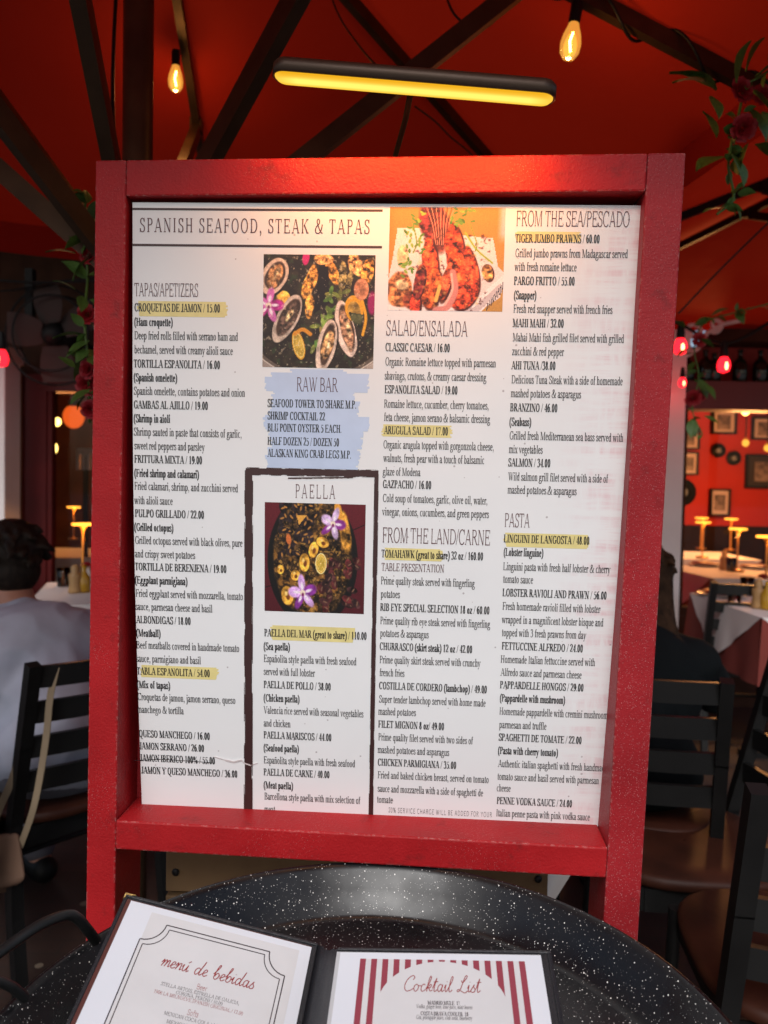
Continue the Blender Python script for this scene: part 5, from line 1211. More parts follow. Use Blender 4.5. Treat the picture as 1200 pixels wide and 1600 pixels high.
# columns
def column(label, u0, u1, Z, h, base=.0):
    a = P(u0, 700, Z); b_ = P(u1, 700, Z); w = (b_ - a).length
    c_ = thing("white_column", label, "column", ((a.x + b_.x) / 2, a.y, 0)); 
    mb = MB(); mb.box(-w / 2, w / 2, -w / 2, w / 2, .12, h - .08); mb.build("shaft", M['white_paint'], c_, bevel=.006)
    mb = MB(); mb.box(-w / 2 - .015, w / 2 + .015, -w / 2 - .015, w / 2 + .015, 0, .12); mb.build("base", M['white_paint'], c_, bevel=.004)
    mb = MB(); mb.box(-w / 2 - .012, w / 2 + .012, -w / 2 - .012, w / 2 + .012, h - .08, h); mb.build("capital", M['white_paint'], c_, bevel=.004)
column("white square column beside the right edge of the menu board", 1030, 1063, 4.2, P(1050, 520, 4.2).z)
column("white square column at the far left, glowing red near the top", -32, 20, 4.3, P(0, 545, 4.3).z)

# red string lights along the eaves
def red_bulb(label, p, s=1.):
    b_ = thing("red_bulb", label, "light bulb", p, 0, "lit red string bulbs")
    l = bpy.data.lights.new("red_light", 'POINT'); l.energy = .9 * s * s; l.color = (1, .02, .03); l.shadow_soft_size = .03
    lo = bpy.data.objects.new("red_light", l); COL.objects.link(lo); lo.parent = b_; lo.location = (0, -.01, -.24 * s)
    mb = MB(); mb.lathe([(.016 * s, .02 * s), (.026 * s, -.05 * s), (.026 * s, -.085 * s), (.02 * s, -.09 * s)], n=12); mb.build("socket", M['black'], b_)
    mb = MB(); mb.lathe([(.022 * s, -.086 * s), (.037 * s, -.115 * s), (.042 * s, -.145 * s), (.034 * s, -.178 * s), (.0, -.192 * s)], n=14, capb=False); mb.build("glass", M['red_bulb'], b_)
    mb = MB(); mb.ell((0, -.043 * s, -.150 * s), (.010 * s, .004 * s, .026 * s), n=8, m=6); mb.build("filament", M['red_fil'], b_)
    return b_
for lab, u, v, Z, s in (("lit red bulb hanging against the bright sky beside the white column", 1064, 507, 3.6, .75), ("lit red bulb hanging in front of the bottle shelf", 1132, 537, 3.7, .74), ("small lit red bulb halfway down the right edge of the white column", 1067, 577, 4.0, .5), ("lit red bulb at the far left, on the white column by the fan", 2, 524, 3.8, .82)):
    red_bulb(lab, P(u, v, Z), s)
cord("black string light cable sagging across in front of the bottle shelf", [P(1040, 500, 3.7), P(1064, 507, 3.65), P(1132, 537, 3.7), P(1210, 500, 3.7)], .008)
cord("dark wire stretched across the front of the wall fan", [P(-20, 436, 4.0), P(40, 441, 4.0), P(90, 441, 4.0), P(170, 438, 4.0)], .007)
cord("dark wire crossing below another above the wall fan", [P(-20, 456, 4.1), P(30, 452, 4.1), P(80, 441, 4.05), P(170, 432, 4.0)], .005)

# bottles on the header shelf
bo = None
for i, (u, h) in enumerate(((1080, .30), (1108, .33), (1122, .30), (1163, .34), (1195, .34), (1218, .31))):
    x = Py(u, 580, FY - .02).x; 
    if bo is None:
        mb = MB(); mb.lathe([(.036, 0), (.040, .01), (.040, .17), (.034, .20), (.014, .235), (.013, .29), (.016, .292), (.016, .31), (.0, .311)], n=16); bo = mb.build("bottle", M['bottle'])
        o = bo
    else: o = bo.copy(); COL.objects.link(o)
    o.location = (x, FY + .04, hz1); s_ = h / .311 * (tz - hz1 - .03) / .34; o.scale = (1.05, 1.05, s_)
    tag(o, ["dark bottle on the shelf nearest the white column, half behind the roses", "dark bottle on the shelf left of the hanging red bulb", "dark bottle on the shelf behind the hanging red bulb", "dark bottle on the shelf right of the hanging red bulb", "dark bottle at the right end of the shelf in view", "dark bottle past the end bottle, cut by the picture edge"][i], "bottle", "dark bottles on the shelf")

# wall fan
fc = P(86, 524, 4.1); fan = thing("wall_fan", "dark caged fan with pale blades high on the wall left of the board", "fan", fc)
mf = mat("fan_blade", (.055, .040, .036), .8, spec=.2)
for k, a in enumerate((172, 278, 30, 100)):
    mb = MB(); ca, sa = math.cos(R(a)), math.sin(R(a)); rows = []
    for i in range(6):
        r_ = .06 + .19 * i / 5; w = .055 + .03 * math.sin(i / 5 * 2.4); rows.append([(r_ * ca - q_ * w * sa, q_ * .022 - .02, r_ * sa + q_ * w * ca) for q_ in (-1, -.5, 0, .5, 1)])
    mb.grid(rows, True); rows = [[(x, y + .004, z) for x, y, z in r_] for r_ in rows]; mb.grid(rows, True, flip=True); mb.build("blade", mf, fan)
mb = MB(); mb.ell((0, -.03, 0), (.06, .05, .06)); mb.build("hub", M['black'], fan); mb = MB(); mb.ell((0, .08, 0), (.085, .09, .085)); mb.build("motor", M['black'], fan)
for yy, rr_ in ((-.06, .20), (0.0, .265), (.06, .22)):
    mb = MB(); mb.tube([(rr_ * math.cos(2 * math.pi * k / 40), yy, rr_ * math.sin(2 * math.pi * k / 40)) for k in range(40)], .006, 6, closed=True); mb.build("cage_ring", M['black'], fan)
mb = MB(); mb.bar((0, .12, 0), (0, FY - fc.y, 0), .05, .05); mb.bar((-.155, .05, .02), (-.155, .05, .36), .04, .05); mb.build("bracket", M['black'], fan)

# pictures and records on the red wall
def picture(label, u0, u1, v0, v1, Z=7.8, frame='black', seed=1, mount=(.55, .42, .40)):
    a = Py(u0, v1, Z); b_ = Py(u1, v0, Z); w, h = b_.x - a.x, b_.z - a.z; o = thing("framed_picture", label, "picture", ((a.x + b_.x) / 2, Z, (a.z + b_.z) / 2), 0, "framed pictures on the red wall")
    fw = .018
    mb = MB(); [mb.box(*q_) for q_ in ((-w / 2, w / 2, 0, .05, -h / 2, -h / 2 + fw), (-w / 2, w / 2, 0, .05, h / 2 - fw, h / 2), (-w / 2, -w / 2 + fw, 0, .05, -h / 2 + fw, h / 2 - fw), (w / 2 - fw, w / 2, 0, .05, -h / 2 + fw, h / 2 - fw))]; mb.build("frame", M[frame], o)
    mb = MB(); mb.box(-w / 2 + fw, w / 2 - fw, .03, .045, -h / 2 + fw, h / 2 - fw); mb.build("mount", mat("picture_mount", mount, .5), o)
    mb = MB(); mb.box(-w * .27, w * .27, .022, .029, -h * .30, h * .28); mb.build("print", mat("picture_print", (.04, .025, .02), .4, col2=(.30, .22, .18), vscale=9 + seed * 2), o)
picture("square framed picture on the red wall just under the rose garland", 1062, 1095, 668, 702, seed=1); picture("framed picture on the red wall just above the large black record", 1062, 1093, 706, 742, seed=2)
picture("wide framed picture on the red wall with a red glint on its glass", 1113, 1153, 640, 678, seed=3); picture("framed picture cut off by the right edge under the bright bulb", 1176, 1220, 652, 687, seed=4)
picture("small framed portrait low on the red wall above the table lamps", 1110, 1143, 764, 806, seed=5); picture("large dark painting on the red wall", 1166, 1230, 711, 762, seed=6, mount=(.03, .02, .015))
for lab, u, v, rpx in (("black record disc on the red wall, upper of the touching pair", 1122, 704, 11), ("black record disc on the red wall, lower of the touching pair", 1146, 716, 11), ("large black record disc with a pale centre beside the white column", 1066, 769, 21)):
    c_ = Py(u, v, 7.84); r_ = rpx / FPX * 7.84; o = thing("record_disc", lab, "record", c_, 0, "black discs on the red wall"); rx_ = Matrix.Rotation(R(90), 4, 'X')
    mb = MB(); mb.lathe([(0, 0), (r_, 0), (r_, .02), (0, .02)], n=28, M=rx_.to_3x3()); mb.build("disc", M['black'], o)
    mb = MB(); mb.lathe([(0, .021), (r_ * .36, .021), (r_ * .36, .026), (0, .026)], n=20, M=rx_.to_3x3()); mb.build("centre", mat("record_centre", (.22, .24, .26), .5), o)

# lit pendant lamps inside, plus glowing stand-ins for ornaments and a picture
M['amber_glow'] = emission("amber_ornament_glow", (1, .42, .05), 1.3); M['yellow_glow'] = emission("lit_yellow_glass", (1, .62, .14), 6.0); M['orange_glow'] = emission("lit_orange_shade", (1, .13, .015), .75)
def pendant(label, p, r, m, drop, power, col=(1, .42, .13)):
    o = thing("pendant_lamp", label, "lamp", p, 0, "lit lamps inside the restaurant")
    mb = MB(); mb.ell((0, 0, 0), (r, r, r * 1.15)); mb.build("globe", M[m], o); mb = MB(); mb.tube([(0, 0, r), (0, 0, drop)], .006, 6); mb.build("cord", M['black'], o)
    mb = MB(); mb.lathe([(r * .5, r * .95), (r * .5, r * 1.5), (r * .2, r * 1.7)], n=12); mb.build("cap", M['brass'], o)
    if power:
        l = bpy.data.lights.new("pendant_light", 'POINT'); l.energy = power; l.color = col; l.shadow_soft_size = .12
        lo = bpy.data.objects.new("pendant_light", l); COL.objects.link(lo); lo.parent = o; lo.location = (0, 0, -r - .16)
    return o
pendant("small bright warm bulb inside, just under the dark header beam", P(1165, 642, 5.8), .030, 'yellow_glow', .3, 26)
pendant("glowing stand-in for a yellow ornament inside, left of the large dark painting", P(1165, 692, 6.6), .028, 'amber_glow', .3, 28)  # yellow ornament built as a lamp, light added to brighten the red room
pendant("glowing stand-in for a yellow ornament inside, cut by the right edge above the painting", P(1199, 700, 6.3), .026, 'amber_glow', .3, 28)  # another ornament made to glow, its point light added for the red wall
pendant("small yellow bulb behind the left window", P(89, 659, 6.0), .030, 'yellow_glow', .5, 8)
pendant("glowing orange globe shade behind the left window", P(115, 651, 5.6), .075, 'orange_glow', .5, 5, (1, .25, .06))
pendant("glowing stand-in for a yellow-lit picture behind the left window", P(79, 700, 6.5), .055, 'yellow_glow', .8, 0)  # yellow-lit picture built as a glowing globe, no lamp there
rk = thing("slatted_rack", "small white slatted rack behind the left window", "rack", P(131, 734, 5.4)); 
for k in range(4): mb = MB(); mb.box(-.055 + k * .036, -.031 + k * .036, 0, .02, 0, .125); mb.build("slat", M['white_cloth'], rk)
mb = MB(); mb.box(-.06, .11, .021, .03, .10, .15); mb.build("rail", M['white_cloth'], rk)
mb = MB(); mb.box(-.015, .015, .021, .05, -(P(131, 734, 5.4).z), .10); mb.build("stand", M['dark_brown'], rk)

# ------------------------------------------------------------ tables, cloths, table lamps, settings
def table(label, x, y, rz=0, w=.78, under=True, cloth_label=None, under_label=None, group="square dining tables"):
    t = thing("dining_table", label, "table", (x, y, 0), rz, group)
    mb = MB(); mb.box(-w / 2 + .01, w / 2 - .01, -w / 2 + .01, w / 2 - .01, .715, .742); mb.build("tabletop", M['wood'], t)
    mb = MB(); mb.box(-.04, .04, -.04, .04, .02, .715); mb.build("pedestal", M['black_metal'], t); mb = MB(); mb.box(-.28, .28, -.03, .03, 0, .03); mb.build("foot", M['black_metal'], t); mb = MB(); mb.box(-.03, .03, -.28, .28, 0, .028); mb.build("foot", M['black_metal'], t)
    h = w / 2 + .004
    def skirt(drop, z, grow, n=14, tri=False):
        mb_ = MB(); mb_.grid([[(-h + 2 * h * i / 6, -h + 2 * h * j / 6, z) for i in range(7)] for j in range(7)], False)
        for k in range(4):
            c_, s_ = math.cos(k * math.pi / 2), math.sin(k * math.pi / 2); rows = []
            for j in range(6):
                f = j / 5; row = []
                for i in range(n + 1):
                    g_ = 2 * i / n - 1; d = drop * f * ((1 - abs(g_)) if tri else 1); fold = .012 * f * math.sin(i * 1.9 + k) 
                    xx, yy = g_ * (h + (0 if tri else grow * f)), -(h + .004 + (grow + fold) * f * ((1 - abs(g_)) if tri else 1)); row.append((xx * c_ - yy * s_, xx * s_ + yy * c_, z - d))
                rows.append(row)
            mb_.grid(rows, True, flip=True)
        return mb_
    obs = [t]
    if under:
        o = skirt(.29, .744, .022).build("under_cloth", M['terra_cloth']); o.location = (x, y, 0); o.rotation_euler = (0, 0, rz); tag(o, under_label, "tablecloth", "terracotta under cloths"); 
    o = skirt(.27, .750, .034, 16, True).build("tablecloth", M['white_cloth']); o.location = (x, y, 0); o.rotation_euler = (0, 0, rz); tag(o, cloth_label, "tablecloth", "white tablecloths")
def topc(u, v, z=.75): return Pz(u, v, z)
a_ = Pz(1076, 926, .75)
T1 = (a_.x + .40, a_.y - .40)
tabs = [("terracotta and white clothed table nearest the right edge, beside the woman", T1[0], T1[1], 0, "white cloth draped corner-wise over the table nearest the right edge", "terracotta cloth hanging under the white one on the table nearest the right edge"),
        ("clothed dining table behind the nearest right table, by the white column", Pz(1150, 893, .75).x, Pz(1150, 893, .75).y, .1, "white cloth on the second table from the right edge, by the white column", "terracotta cloth under the second white cloth by the column"),
        ("clothed table inside the red room below the portrait", Pz(1105, 872, .75).x, 6.6, 0, "white cloth lit orange on the table inside the red room", "terracotta cloth on the table inside the red room"),
        ("clothed table beyond the seated man, mostly behind the board", Pz(150, 925, .75).x + .12, Pz(150, 925, .75).y + .05, .3, "white cloth on the table beyond the man in the grey shirt", "terracotta cloth on the table beyond the man in grey"),
        ("clothed table behind the left window", Pz(98, 866, .75).x, 5.75, 0, "cloth lit red on the table behind the left window", "terracotta cloth on the table behind the left window")]
for lab, x, y, rz, cl, ul in tabs: table(lab, x, y, rz, cloth_label=cl, under_label=ul)

M['lamp_glow'] = emission("lit_lamp_disc", (1, .33, .035), 3.2)
M['lamp_stem'] = mat("lit_brass_stem", (.75, .36, .08), .35, .3)
tlp = None
def table_lamp(label, p):
    global tlp
    if tlp is None:
        o = thing("table_lamp", label, "lamp", p, 0, "lit mushroom table lamps"); tlp = o
        mb = MB(); mb.lathe([(.045, 0), (.05, .004), (.05, .012), (.012, .018), (.0, .018)], n=20); mb.build("base", M['brass'], o)
        mb = MB(); mb.lathe([(.006, .016), (.006, .24), (.010, .265), (.024, .285), (.026, .287)], n=14); mb.build("stem", M['lamp_stem'], o)
        mb = MB(); mb.lathe([(.026, .2885), (.056, .2885), (.059, .291), (.059, .299), (.0, .302)], n=24); mb.build("shade", M['lamp_glow'], o)
    else: o = dup(tlp, p, label=label)
    l = bpy.data.lights.new("table_light", 'POINT'); l.energy = .8; l.color = (1, .40, .09); l.shadow_soft_size = .02
    lo = bpy.data.objects.new("table_light", l); COL.objects.link(lo); lo.parent = o; lo.location = (.034, -.03, .276)
    return o
for lab, u, v, z in (("lit amber table lamp cut by the right edge, on the nearest right table", 1196, 918, .752), ("lit amber table lamp on the second right table, in front of the banquette", 1151, 893, .752), ("lit amber table lamp by the dark wainscot, left of its neighbours", 1097, 872, .752), ("lit amber table lamp deep in the red room under the portrait", 1141, 860, .752), ("small lit amber table lamp deep in the red room beside the column", 1095, 858, .752), ("lit amber table lamp touching the left edge of the board", 129, 900, .752), ("small lit amber table lamp behind the left window", 115, 843, .752)):
    table_lamp(lab, Pz(u, v, z))
# plates, glasses, mills
pp = None
for lab, u, v in (("white plate with a dark red dish on the nearest right table", 1128, 931), ("white plate with a dark red dish on the second right table", 1103, 884), ("white plate with a dark red dish at the back of the second right table", 1180, 888)):
    p_ = Pz(u, v, .7525)
    if pp is None:
        o = thing("dinner_plate", lab, "plate", p_, 0, "plates on the dining tables"); pp = o
        mb = MB(); mb.lathe([(0, 0), (.08, 0), (.125, .012), (.128, .014), (.122, .014), (.08, .006), (0, .006)], n=32); mb.build("rim", M['plate_white'], o)
        mb = MB(); mb.lathe([(0, .008), (.07, .008), (.105, .022), (.100, .026), (.0, .022)], n=32); mb.build("dish", M['plate_red'], o)
    else: o = dup(pp, p_, label=lab)
gl = None
for i, (lab, u, v) in enumerate((("clear tumbler on the nearest right table next to the plate", 1147, 943), ("clear tumbler behind the first on the nearest right table", 1167, 930), ("clear tumbler on the second right table by its lamp", 1142, 893), ("clear tumbler on the table beyond the man in grey", 99, 916))):
    if gl is None:
        mb = MB(); mb.lathe([(0, 0), (.030, 0), (.036, .095), (.034, .095), (.0285, .006), (0, .006)], n=22); gl = mb.build("tumbler", M['tumbler']); o = gl
    else: o = gl.copy(); COL.objects.link(o)
    o.location = Pz(u, v, .752); tag(o, lab, "glass", "tumblers on the tables")
M['mill'] = mat("pale_mill_wood", (.42, .25, .10), .4, var=.2)
ml = None
for i, (lab, u, v) in enumerate((("pale wooden pepper mill on the nearest right table", 1184, 950), ("pale wooden pepper mill on the table beyond the man in grey", 117, 926), ("pale wooden pepper mill on the second right table", 1131, 890))):
    if ml is None:
        mb = MB(); mb.lathe([(0, 0), (.026, 0), (.027, .01), (.022, .04), (.026, .07), (.024, .08), (.014, .085), (.018, .10), (.012, .115), (0, .118)], n=18); ml = mb.build("pepper_mill", M['mill']); o = ml
    else: o = ml.copy(); COL.objects.link(o)
    o.location = Pz(u, v, .752); o.scale = (1.15, 1.15, 1.15); tag(o, lab, "pepper mill", "pepper mills on the tables")
ob = MB(); ob.lathe([(0, 0), (.028, 0), (.03, .008), (.03, .07), (.012, .10), (.012, .13), (0, .131)], n=16)
M['oil'] = mat("oil_glass", (.45, .25, .02), .15); o = ob.build("oil_bottle", M['oil']); o.location = Pz(1198, 952, .752); tag(o, "small bottle of golden oil on the nearest right table", "bottle", "oil bottles")
o2 = o.copy(); COL.objects.link(o2); o2.location = Pz(131, 925, .752); o2["label"] = "small bottle of golden oil on the table beyond the man in grey"
for lab, u, v in (("small vase with a red rose on the nearest right table", 1192, 930), ("small vase with a red rose on the table beyond the man in grey", 136, 912)):
    vz = thing("rose_vase", lab, "vase", Pz(u, v, .752), 0, "rose vases on the tables"); mb = MB(); mb.lathe([(0, 0), (.022, 0), (.026, .04), (.014, .075), (.016, .085)], n=14); mb.build("vase", M['plate_white'], vz)
    r_ = bpy.data.objects.new("rose", _rm.data); COL.objects.link(r_); r_.parent = vz; r_.location = (0, 0, .088); r_.scale = (.055,) * 3
mb = MB(); rows = []
for i in range(8):
    f = i / 7; a = P(838, 1340 + 95 * f, 1.30); b_ = P(905 - 58 * f, 1340 + 95 * f, 1.30 + .03 * f)
    rows.append([a.lerp(b_, g_ / 6) + FW * (.006 * math.sin(g_ * 1.8 + f)) for g_ in range(7)])
c_ = rows[0][0].copy(); mb.grid([[p - c_ for p in r] for r in rows], True); mb.grid([[p - c_ + FW * .003 for p in r] for r in rows], True, flip=True)
o = mb.build("white_cloth", M['white_cloth']); o.location = c_; tag(o, "white cloth corner hanging off the right end of the wooden crate", "cloth")

# ------------------------------------------------------------ ladder-back chairs
def chair_proto(label):
    o = thing("dining_chair", label, "chair", (0, 0, 0), 0, "black ladder-back chairs with wooden seats")
    # faces +Y, back at -Y
    hw = .205
    def rail(x, z): return Vector((x, -.19 - .10 * max(0, (z - .45)) / .40, z))
    for x in (-hw, hw):
        pts = [Vector((x, -.235, 0)), Vector((x, -.20, .22)), Vector((x, -.19, .45)), rail(x, .65), rail(x, .86)]
        mb = MB()
        for a, b_ in zip(pts[:-1], pts[1:]): mb.bar(a, b_ + (b_ - a).normalized() * .004, .030, .030, Vector((0, 1, 0)))
        mb.build("back_post", M['black_metal'], o)
        mb = MB(); mb.tube([Vector((x * 1.0, .19, 0)), Vector((x * .95, .17, .43))], .014, 10); mb.build("leg", M['black_metal'], o)
    for z in (.56, .65, .74, .83):
        mb = MB(); rows = []
        for k in range(9):
            f = k / 8; x = -hw + .015 + (2 * hw - .03) * f; y = rail(0, z).y - .030 * math.sin(math.pi * f)
            rows.append([(x, y - .006, z - .026), (x, y - .006, z + .026), (x, y + .008, z + .026), (x, y + .008, z - .026)])
        mb.grid(rows, False, True); mb.build("slat", M['black_metal'], o)
    mb = MB(); ring = []
    for k in range(40):
        a = 2 * math.pi * k / 40; c_, s_ = math.cos(a), math.sin(a); e = 3.2; r_ = (abs(c_) ** e + abs(s_) ** e) ** (-1 / e); ring.append((c_ * r_ * .215, s_ * r_ * .215))
    prof = [(.96, .432), (1.0, .438), (1.0, .454), (.96, .462), (.6, .458), (.01, .455)]
    mb.grid([[(x * f, y * f, z) for x, y in ring] for f, z in prof], True, True); mb.face([(x * .96, y * .96, .432) for x, y in ring][::-1]); mb.build("seat", M['wood'], o)
    mb = MB(); [mb.box(*q_) for q_ in ((-.19, .19, .145, .165, .38, .43), (-.19, .19, -.19, -.17, .38, .43))]; mb.box(-.195, -.175, -.17, .145, .38, .43); mb.box(.175, .195, -.17, .145, .38, .43); mb.build("apron", M['black_metal'], o)
    for y in (.165,): mb = MB(); mb.tube([(-.2, y, .20), (.2, y, .20)], .009, 8); mb.build("stretcher", M['black_metal'], o)
    return o
def face_to(dx, dy): return math.atan2(-dx, dy)
cA = P(1062, 1318, 1.86)
ch = chair_proto("black ladder-back chair with an empty wooden seat between the board and the nearest table"); ch.location = (cA.x + .01, cA.y, 0); ch.rotation_euler = (0, 0, face_to(-.99, .06))
ca2 = P(1235, 1300, 1.16)
dup(ch, (ca2.x + .175, ca2.y + .24, 0), face_to(.12, 1), "black ladder-back chair cut off by the right edge, closest to the pan")
# the man's chair
MD = Vector((-.75, .66, 0)).normalized(); ML = Vector((-MD.y, MD.x, 0))
pc_ = Vector((-.735, 1.99, 0)); mch = Vector((pc_.x, pc_.y, 0)) + MD * .22
dup(ch, mch, face_to(MD.x, MD.y), "black ladder-back chair under the man in the grey shirt")
WH = Vector((P(988, 1000, 2.12).x, 2.10, 0)); WD = Vector((.30, .95, 0)).normalized()
dup(ch, WH + WD * .0, face_to(WD.x, WD.y), "black ladder-back chair under the woman in black")
q_ = Pz(1165, 905, .86); dup(ch, (q_.x, q_.y + .1, 0), face_to(.1, 1), "black ladder-back chair tucked between the two right tables")
q_ = P(-20, 1290, 2.0); dup(ch, (q_.x - .145, q_.y - .1, 0), face_to(-.3, 1), "black ladder-back chair at the left edge, cut off beside the man")

# ------------------------------------------------------------ seated people
def fused(name, parts, vox, m, parent=None, smooth=6, fold=0.):
    """one continuous surface: capsules and ellipsoids fused by a voxel remesh"""
    mb = MB()
    for p in parts:
        if p[0] == 'c':
            _, pts, rs = p; pts = [Vector(q_) for q_ in cat([tuple(x) for x in pts], 5)] if len(pts) > 2 else [Vector(pts[0]).lerp(Vector(pts[1]), t / 5) for t in range(6)]
            rs = [float(np.interp(i / (len(pts) - 1), np.linspace(0, 1, len(rs)), rs)) for i in range(len(pts))]
            mb.tube(pts, rs, 14); mb.ell(pts[0], (rs[0],) * 3, n=14, m=8); mb.ell(pts[-1], (rs[-1],) * 3, n=14, m=8)
        else: _, c_, r_, Mx = p; mb.ell(c_, r_, Mx, 20, 14)
    o = mb.build(name, m)
    a = o.modifiers.new("r", 'REMESH'); a.mode = 'VOXEL'; a.voxel_size = vox; a.use_smooth_shade = True
    b_ = o.modifiers.new("s", 'SMOOTH'); b_.iterations = smooth; b_.factor = .5
    dg = bpy.context.evaluated_depsgraph_get(); me_ = bpy.data.meshes.new_from_object(o.evaluated_get(dg)); o.modifiers.clear(); old = o.data; o.data = me_; bpy.data.meshes.remove(old)
    if fold:                                            # creases in the cloth
        ns = [v.normal.copy() for v in me_.vertices]
        for v, n_ in zip(me_.vertices, ns):
            c_ = v.co; w1 = mnoise.noise(Vector((c_.x * 5, c_.y * 5, c_.z * 3))); w2 = 1 - abs(mnoise.noise(Vector((c_.x * 9 + w1, c_.y * 9 - c_.z * 5, c_.z * 11 + c_.x * 6)))) * 2
            v.co = c_ + n_ * fold * (w2 * .9 + w1 * .6)
        me_.update()
    for pl_ in me_.polygons: pl_.use_smooth = True
    if not me_.materials: me_.materials.append(m)
    if parent is not None: o.parent = parent
    return o
def hand(c_, d, up, side, s=1.):
    """palm, four fingers of their own length and a thumb; d: fingers' direction"""
    d = d.normalized(); side = side.normalized(); up = up.normalized(); out = [('c', [c_, c_ + d * .045 * s, c_ + d * .085 * s], [.024, .030, .026])]
    for k, (L, off) in enumerate(((.070, .030), (.080, .010), (.075, -.010), (.058, -.030))):
        b0 = c_ + d * .085 * s + side * off * s; out.append(('c', [b0, b0 + d * L * .5 + up * .004, b0 + d * L - up * .016], [.0095, .0085, .007]))
    t0 = c_ + d * .03 * s + side * .030 * s; out.append(('c', [t0, t0 + side * .028 + d * .02, t0 + side * .034 + d * .052 - up * .008], [.012, .010, .008]))
    return out
def person(label, hip, D, lean, shirt, pants, hairm, hair_long, seat_z=.46, chest_w=.165, headtilt=.0, arms_fwd=.34, k=1., shdrop=0.):
    """seated figure: hip is the seat point, D the facing direction"""
    D = D.normalized(); L = Vector((-D.y, D.x, 0)); Uz = Vector((0, 0, 1))
    o = thing("person", label, "person", (hip.x, hip.y, 0)); c0 = Vector((hip.x, hip.y, 0))
    def W(f, l, z): return D * f + L * l + Uz * z                      # local to the hip on the ground
    pel = W(0, 0, seat_z + .09); chest = W(lean * .62, 0, seat_z + .37 * k); neckb = W(lean, 0, seat_z + .545 * k); head = W(lean + .075, 0, seat_z + .545 * k + .185 - headtilt)
    sh = [W(lean * .88, s_ * chest_w, seat_z + .48 * k - shdrop) for s_ in (1, -1)]
    hipj = [W(.03, s_ * .09, seat_z + .07) for s_ in (1, -1)]; kn = [W(.43, s_ * .11, seat_z + .06) for s_ in (1, -1)]; an = [W(.40, s_ * .11, .08) for s_ in (1, -1)]
    el = [W(lean + .10, s_ * (chest_w + .07), seat_z + .245) for s_ in (1, -1)]; wr = [W(lean + arms_fwd, s_ * .10, seat_z + .325) for s_ in (1, -1)]
    RM = Matrix((( D.x, L.x, 0), (D.y, L.y, 0), (0, 0, 1)))
    torso = [('c', [pel, W(lean * .3, 0, seat_z + .22 * k), chest, W(lean * .90, 0, seat_z + .48 * k)], [.135, .125, .135, .080]),
             ('e', chest + D * -.005, (.118, chest_w + .015, .17), RM), ('e', pel, (.135, .175, .12), RM), ('c', [sh[0], W(lean * .95, 0, seat_z + .505 * k), sh[1]], [.058, .054, .058])]
    armu = [('c', [sh[i], el[i]], [.056, .043]) for i in (0, 1)]
    body = torso + armu + [('c', [el[i], el[i].lerp(wr[i], .4), wr[i]], [.041, .038, .027]) for i in (0, 1)]
    body += [('c', [hipj[i], kn[i]], [.088, .060]) for i in (0, 1)] + [('c', [kn[i], kn[i].lerp(an[i], .35) - D * .012, an[i]], [.056, .054, .036]) for i in (0, 1)] + [('c', [an[i] - D * .03 - Uz * .03, an[i] + D * .16 - Uz * .045], [.038, .030]) for i in (0, 1)]
    for i, s_ in ((0, 1), (1, -1)): body += hand(wr[i], D * 1.0 + L * (-s_ * .35), Uz, L * -s_)
    hd = [('c', [neckb, head - Uz * .07 - D * .01], [.060, .056]), ('e', head + D * -.012, (.098, .077, .112), RM), ('e', head + D * .030 - Uz * .062, (.060, .052, .050), RM), ('e', head + D * .092 - Uz * .02, (.018, .013, .024), RM), ('c', [head + D * .082 + Uz * .012, head + D * .104 - Uz * .026], [.008, .013]),
          ('e', head + D * .078 - Uz * .070, (.016, .026, .010), RM)] + [('e', head + L * (s_ * .078) - D * .012 - Uz * .012, (.020, .010, .032), RM) for s_ in (1, -1)]
    b_ = fused("body", body + hd, .0075, M['skin'], o, 5)
    em = mat("eye", (.02, .015, .012), .2)
    for s_ in (1, -1):
        mb = MB(); mb.ell(head + D * .074 + L * (s_ * .032) + Uz * .006, (.013, .013, .011)); mb.build("eye", em, o)
    big = lambda ps, k: [(p[0], p[1], [r_ + k for r_ in p[2]]) if p[0] == 'c' else (p[0], p[1], tuple(r_ + k for r_ in p[2]), p[3]) for p in ps]
    sleeves = [('c', [sh[i], sh[i].lerp(el[i], .62 if shirt[1] else 1.0)], [.062, .056]) for i in (0, 1)]
    if not shirt[1]: sleeves += [('c', [el[i], wr[i]], [.050, .036]) for i in (0, 1)]
    fused("shirt", big(torso, .013) + sleeves, .009, shirt[0], o, 4, fold=.009)
    fused("trousers", [('e', pel - Uz * .02, (.150, .188, .115), RM)] + [('c', [hipj[i], kn[i]], [.098, .070]) for i in (0, 1)] + [('c', [kn[i], an[i] + Uz * .03], [.066, .056]) for i in (0, 1)], .012, pants, o, 4)
    for i in (0, 1): fused("shoe", [('c', [an[i] - D * .045 - Uz * .038, an[i] + D * .06 - Uz * .036, an[i] + D * .175 - Uz * .048], [.042, .044, .032])], .008, M['black'], o, 4)
    # hair: shell over the skull, plus long locks
    hp = [('e', head - D * .026 + Uz * .030, (.100, .086, .100), RM), ('e', head - D * .052 - Uz * .028, (.066, .076, .075), RM), ('e', head + D * .045 + Uz * .085, (.045, .062, .030), RM)]
    if hair_long:
        for k in range(13):
            a = -1.0 + 2.0 * k / 12; st_ = head - D * (.075 * math.cos(a)) + L * (.085 * math.sin(a)); r2 = random.Random(k + 40)
            hp.append(('c', [st_ + Uz * .03, st_ - Uz * .10 - D * .02, st_ - Uz * .20 - D * (.045 + .02 * r2.random()) + L * (.03 * math.sin(a) + .02 * (r2.random() - .5)), st_ - Uz * (.32 + .07 * r2.random()) - D * .045 + L * (.035 * math.sin(a) + .03 * (r2.random() - .5))], [.036, .042, .040, .018]))
    r3 = random.Random(11)
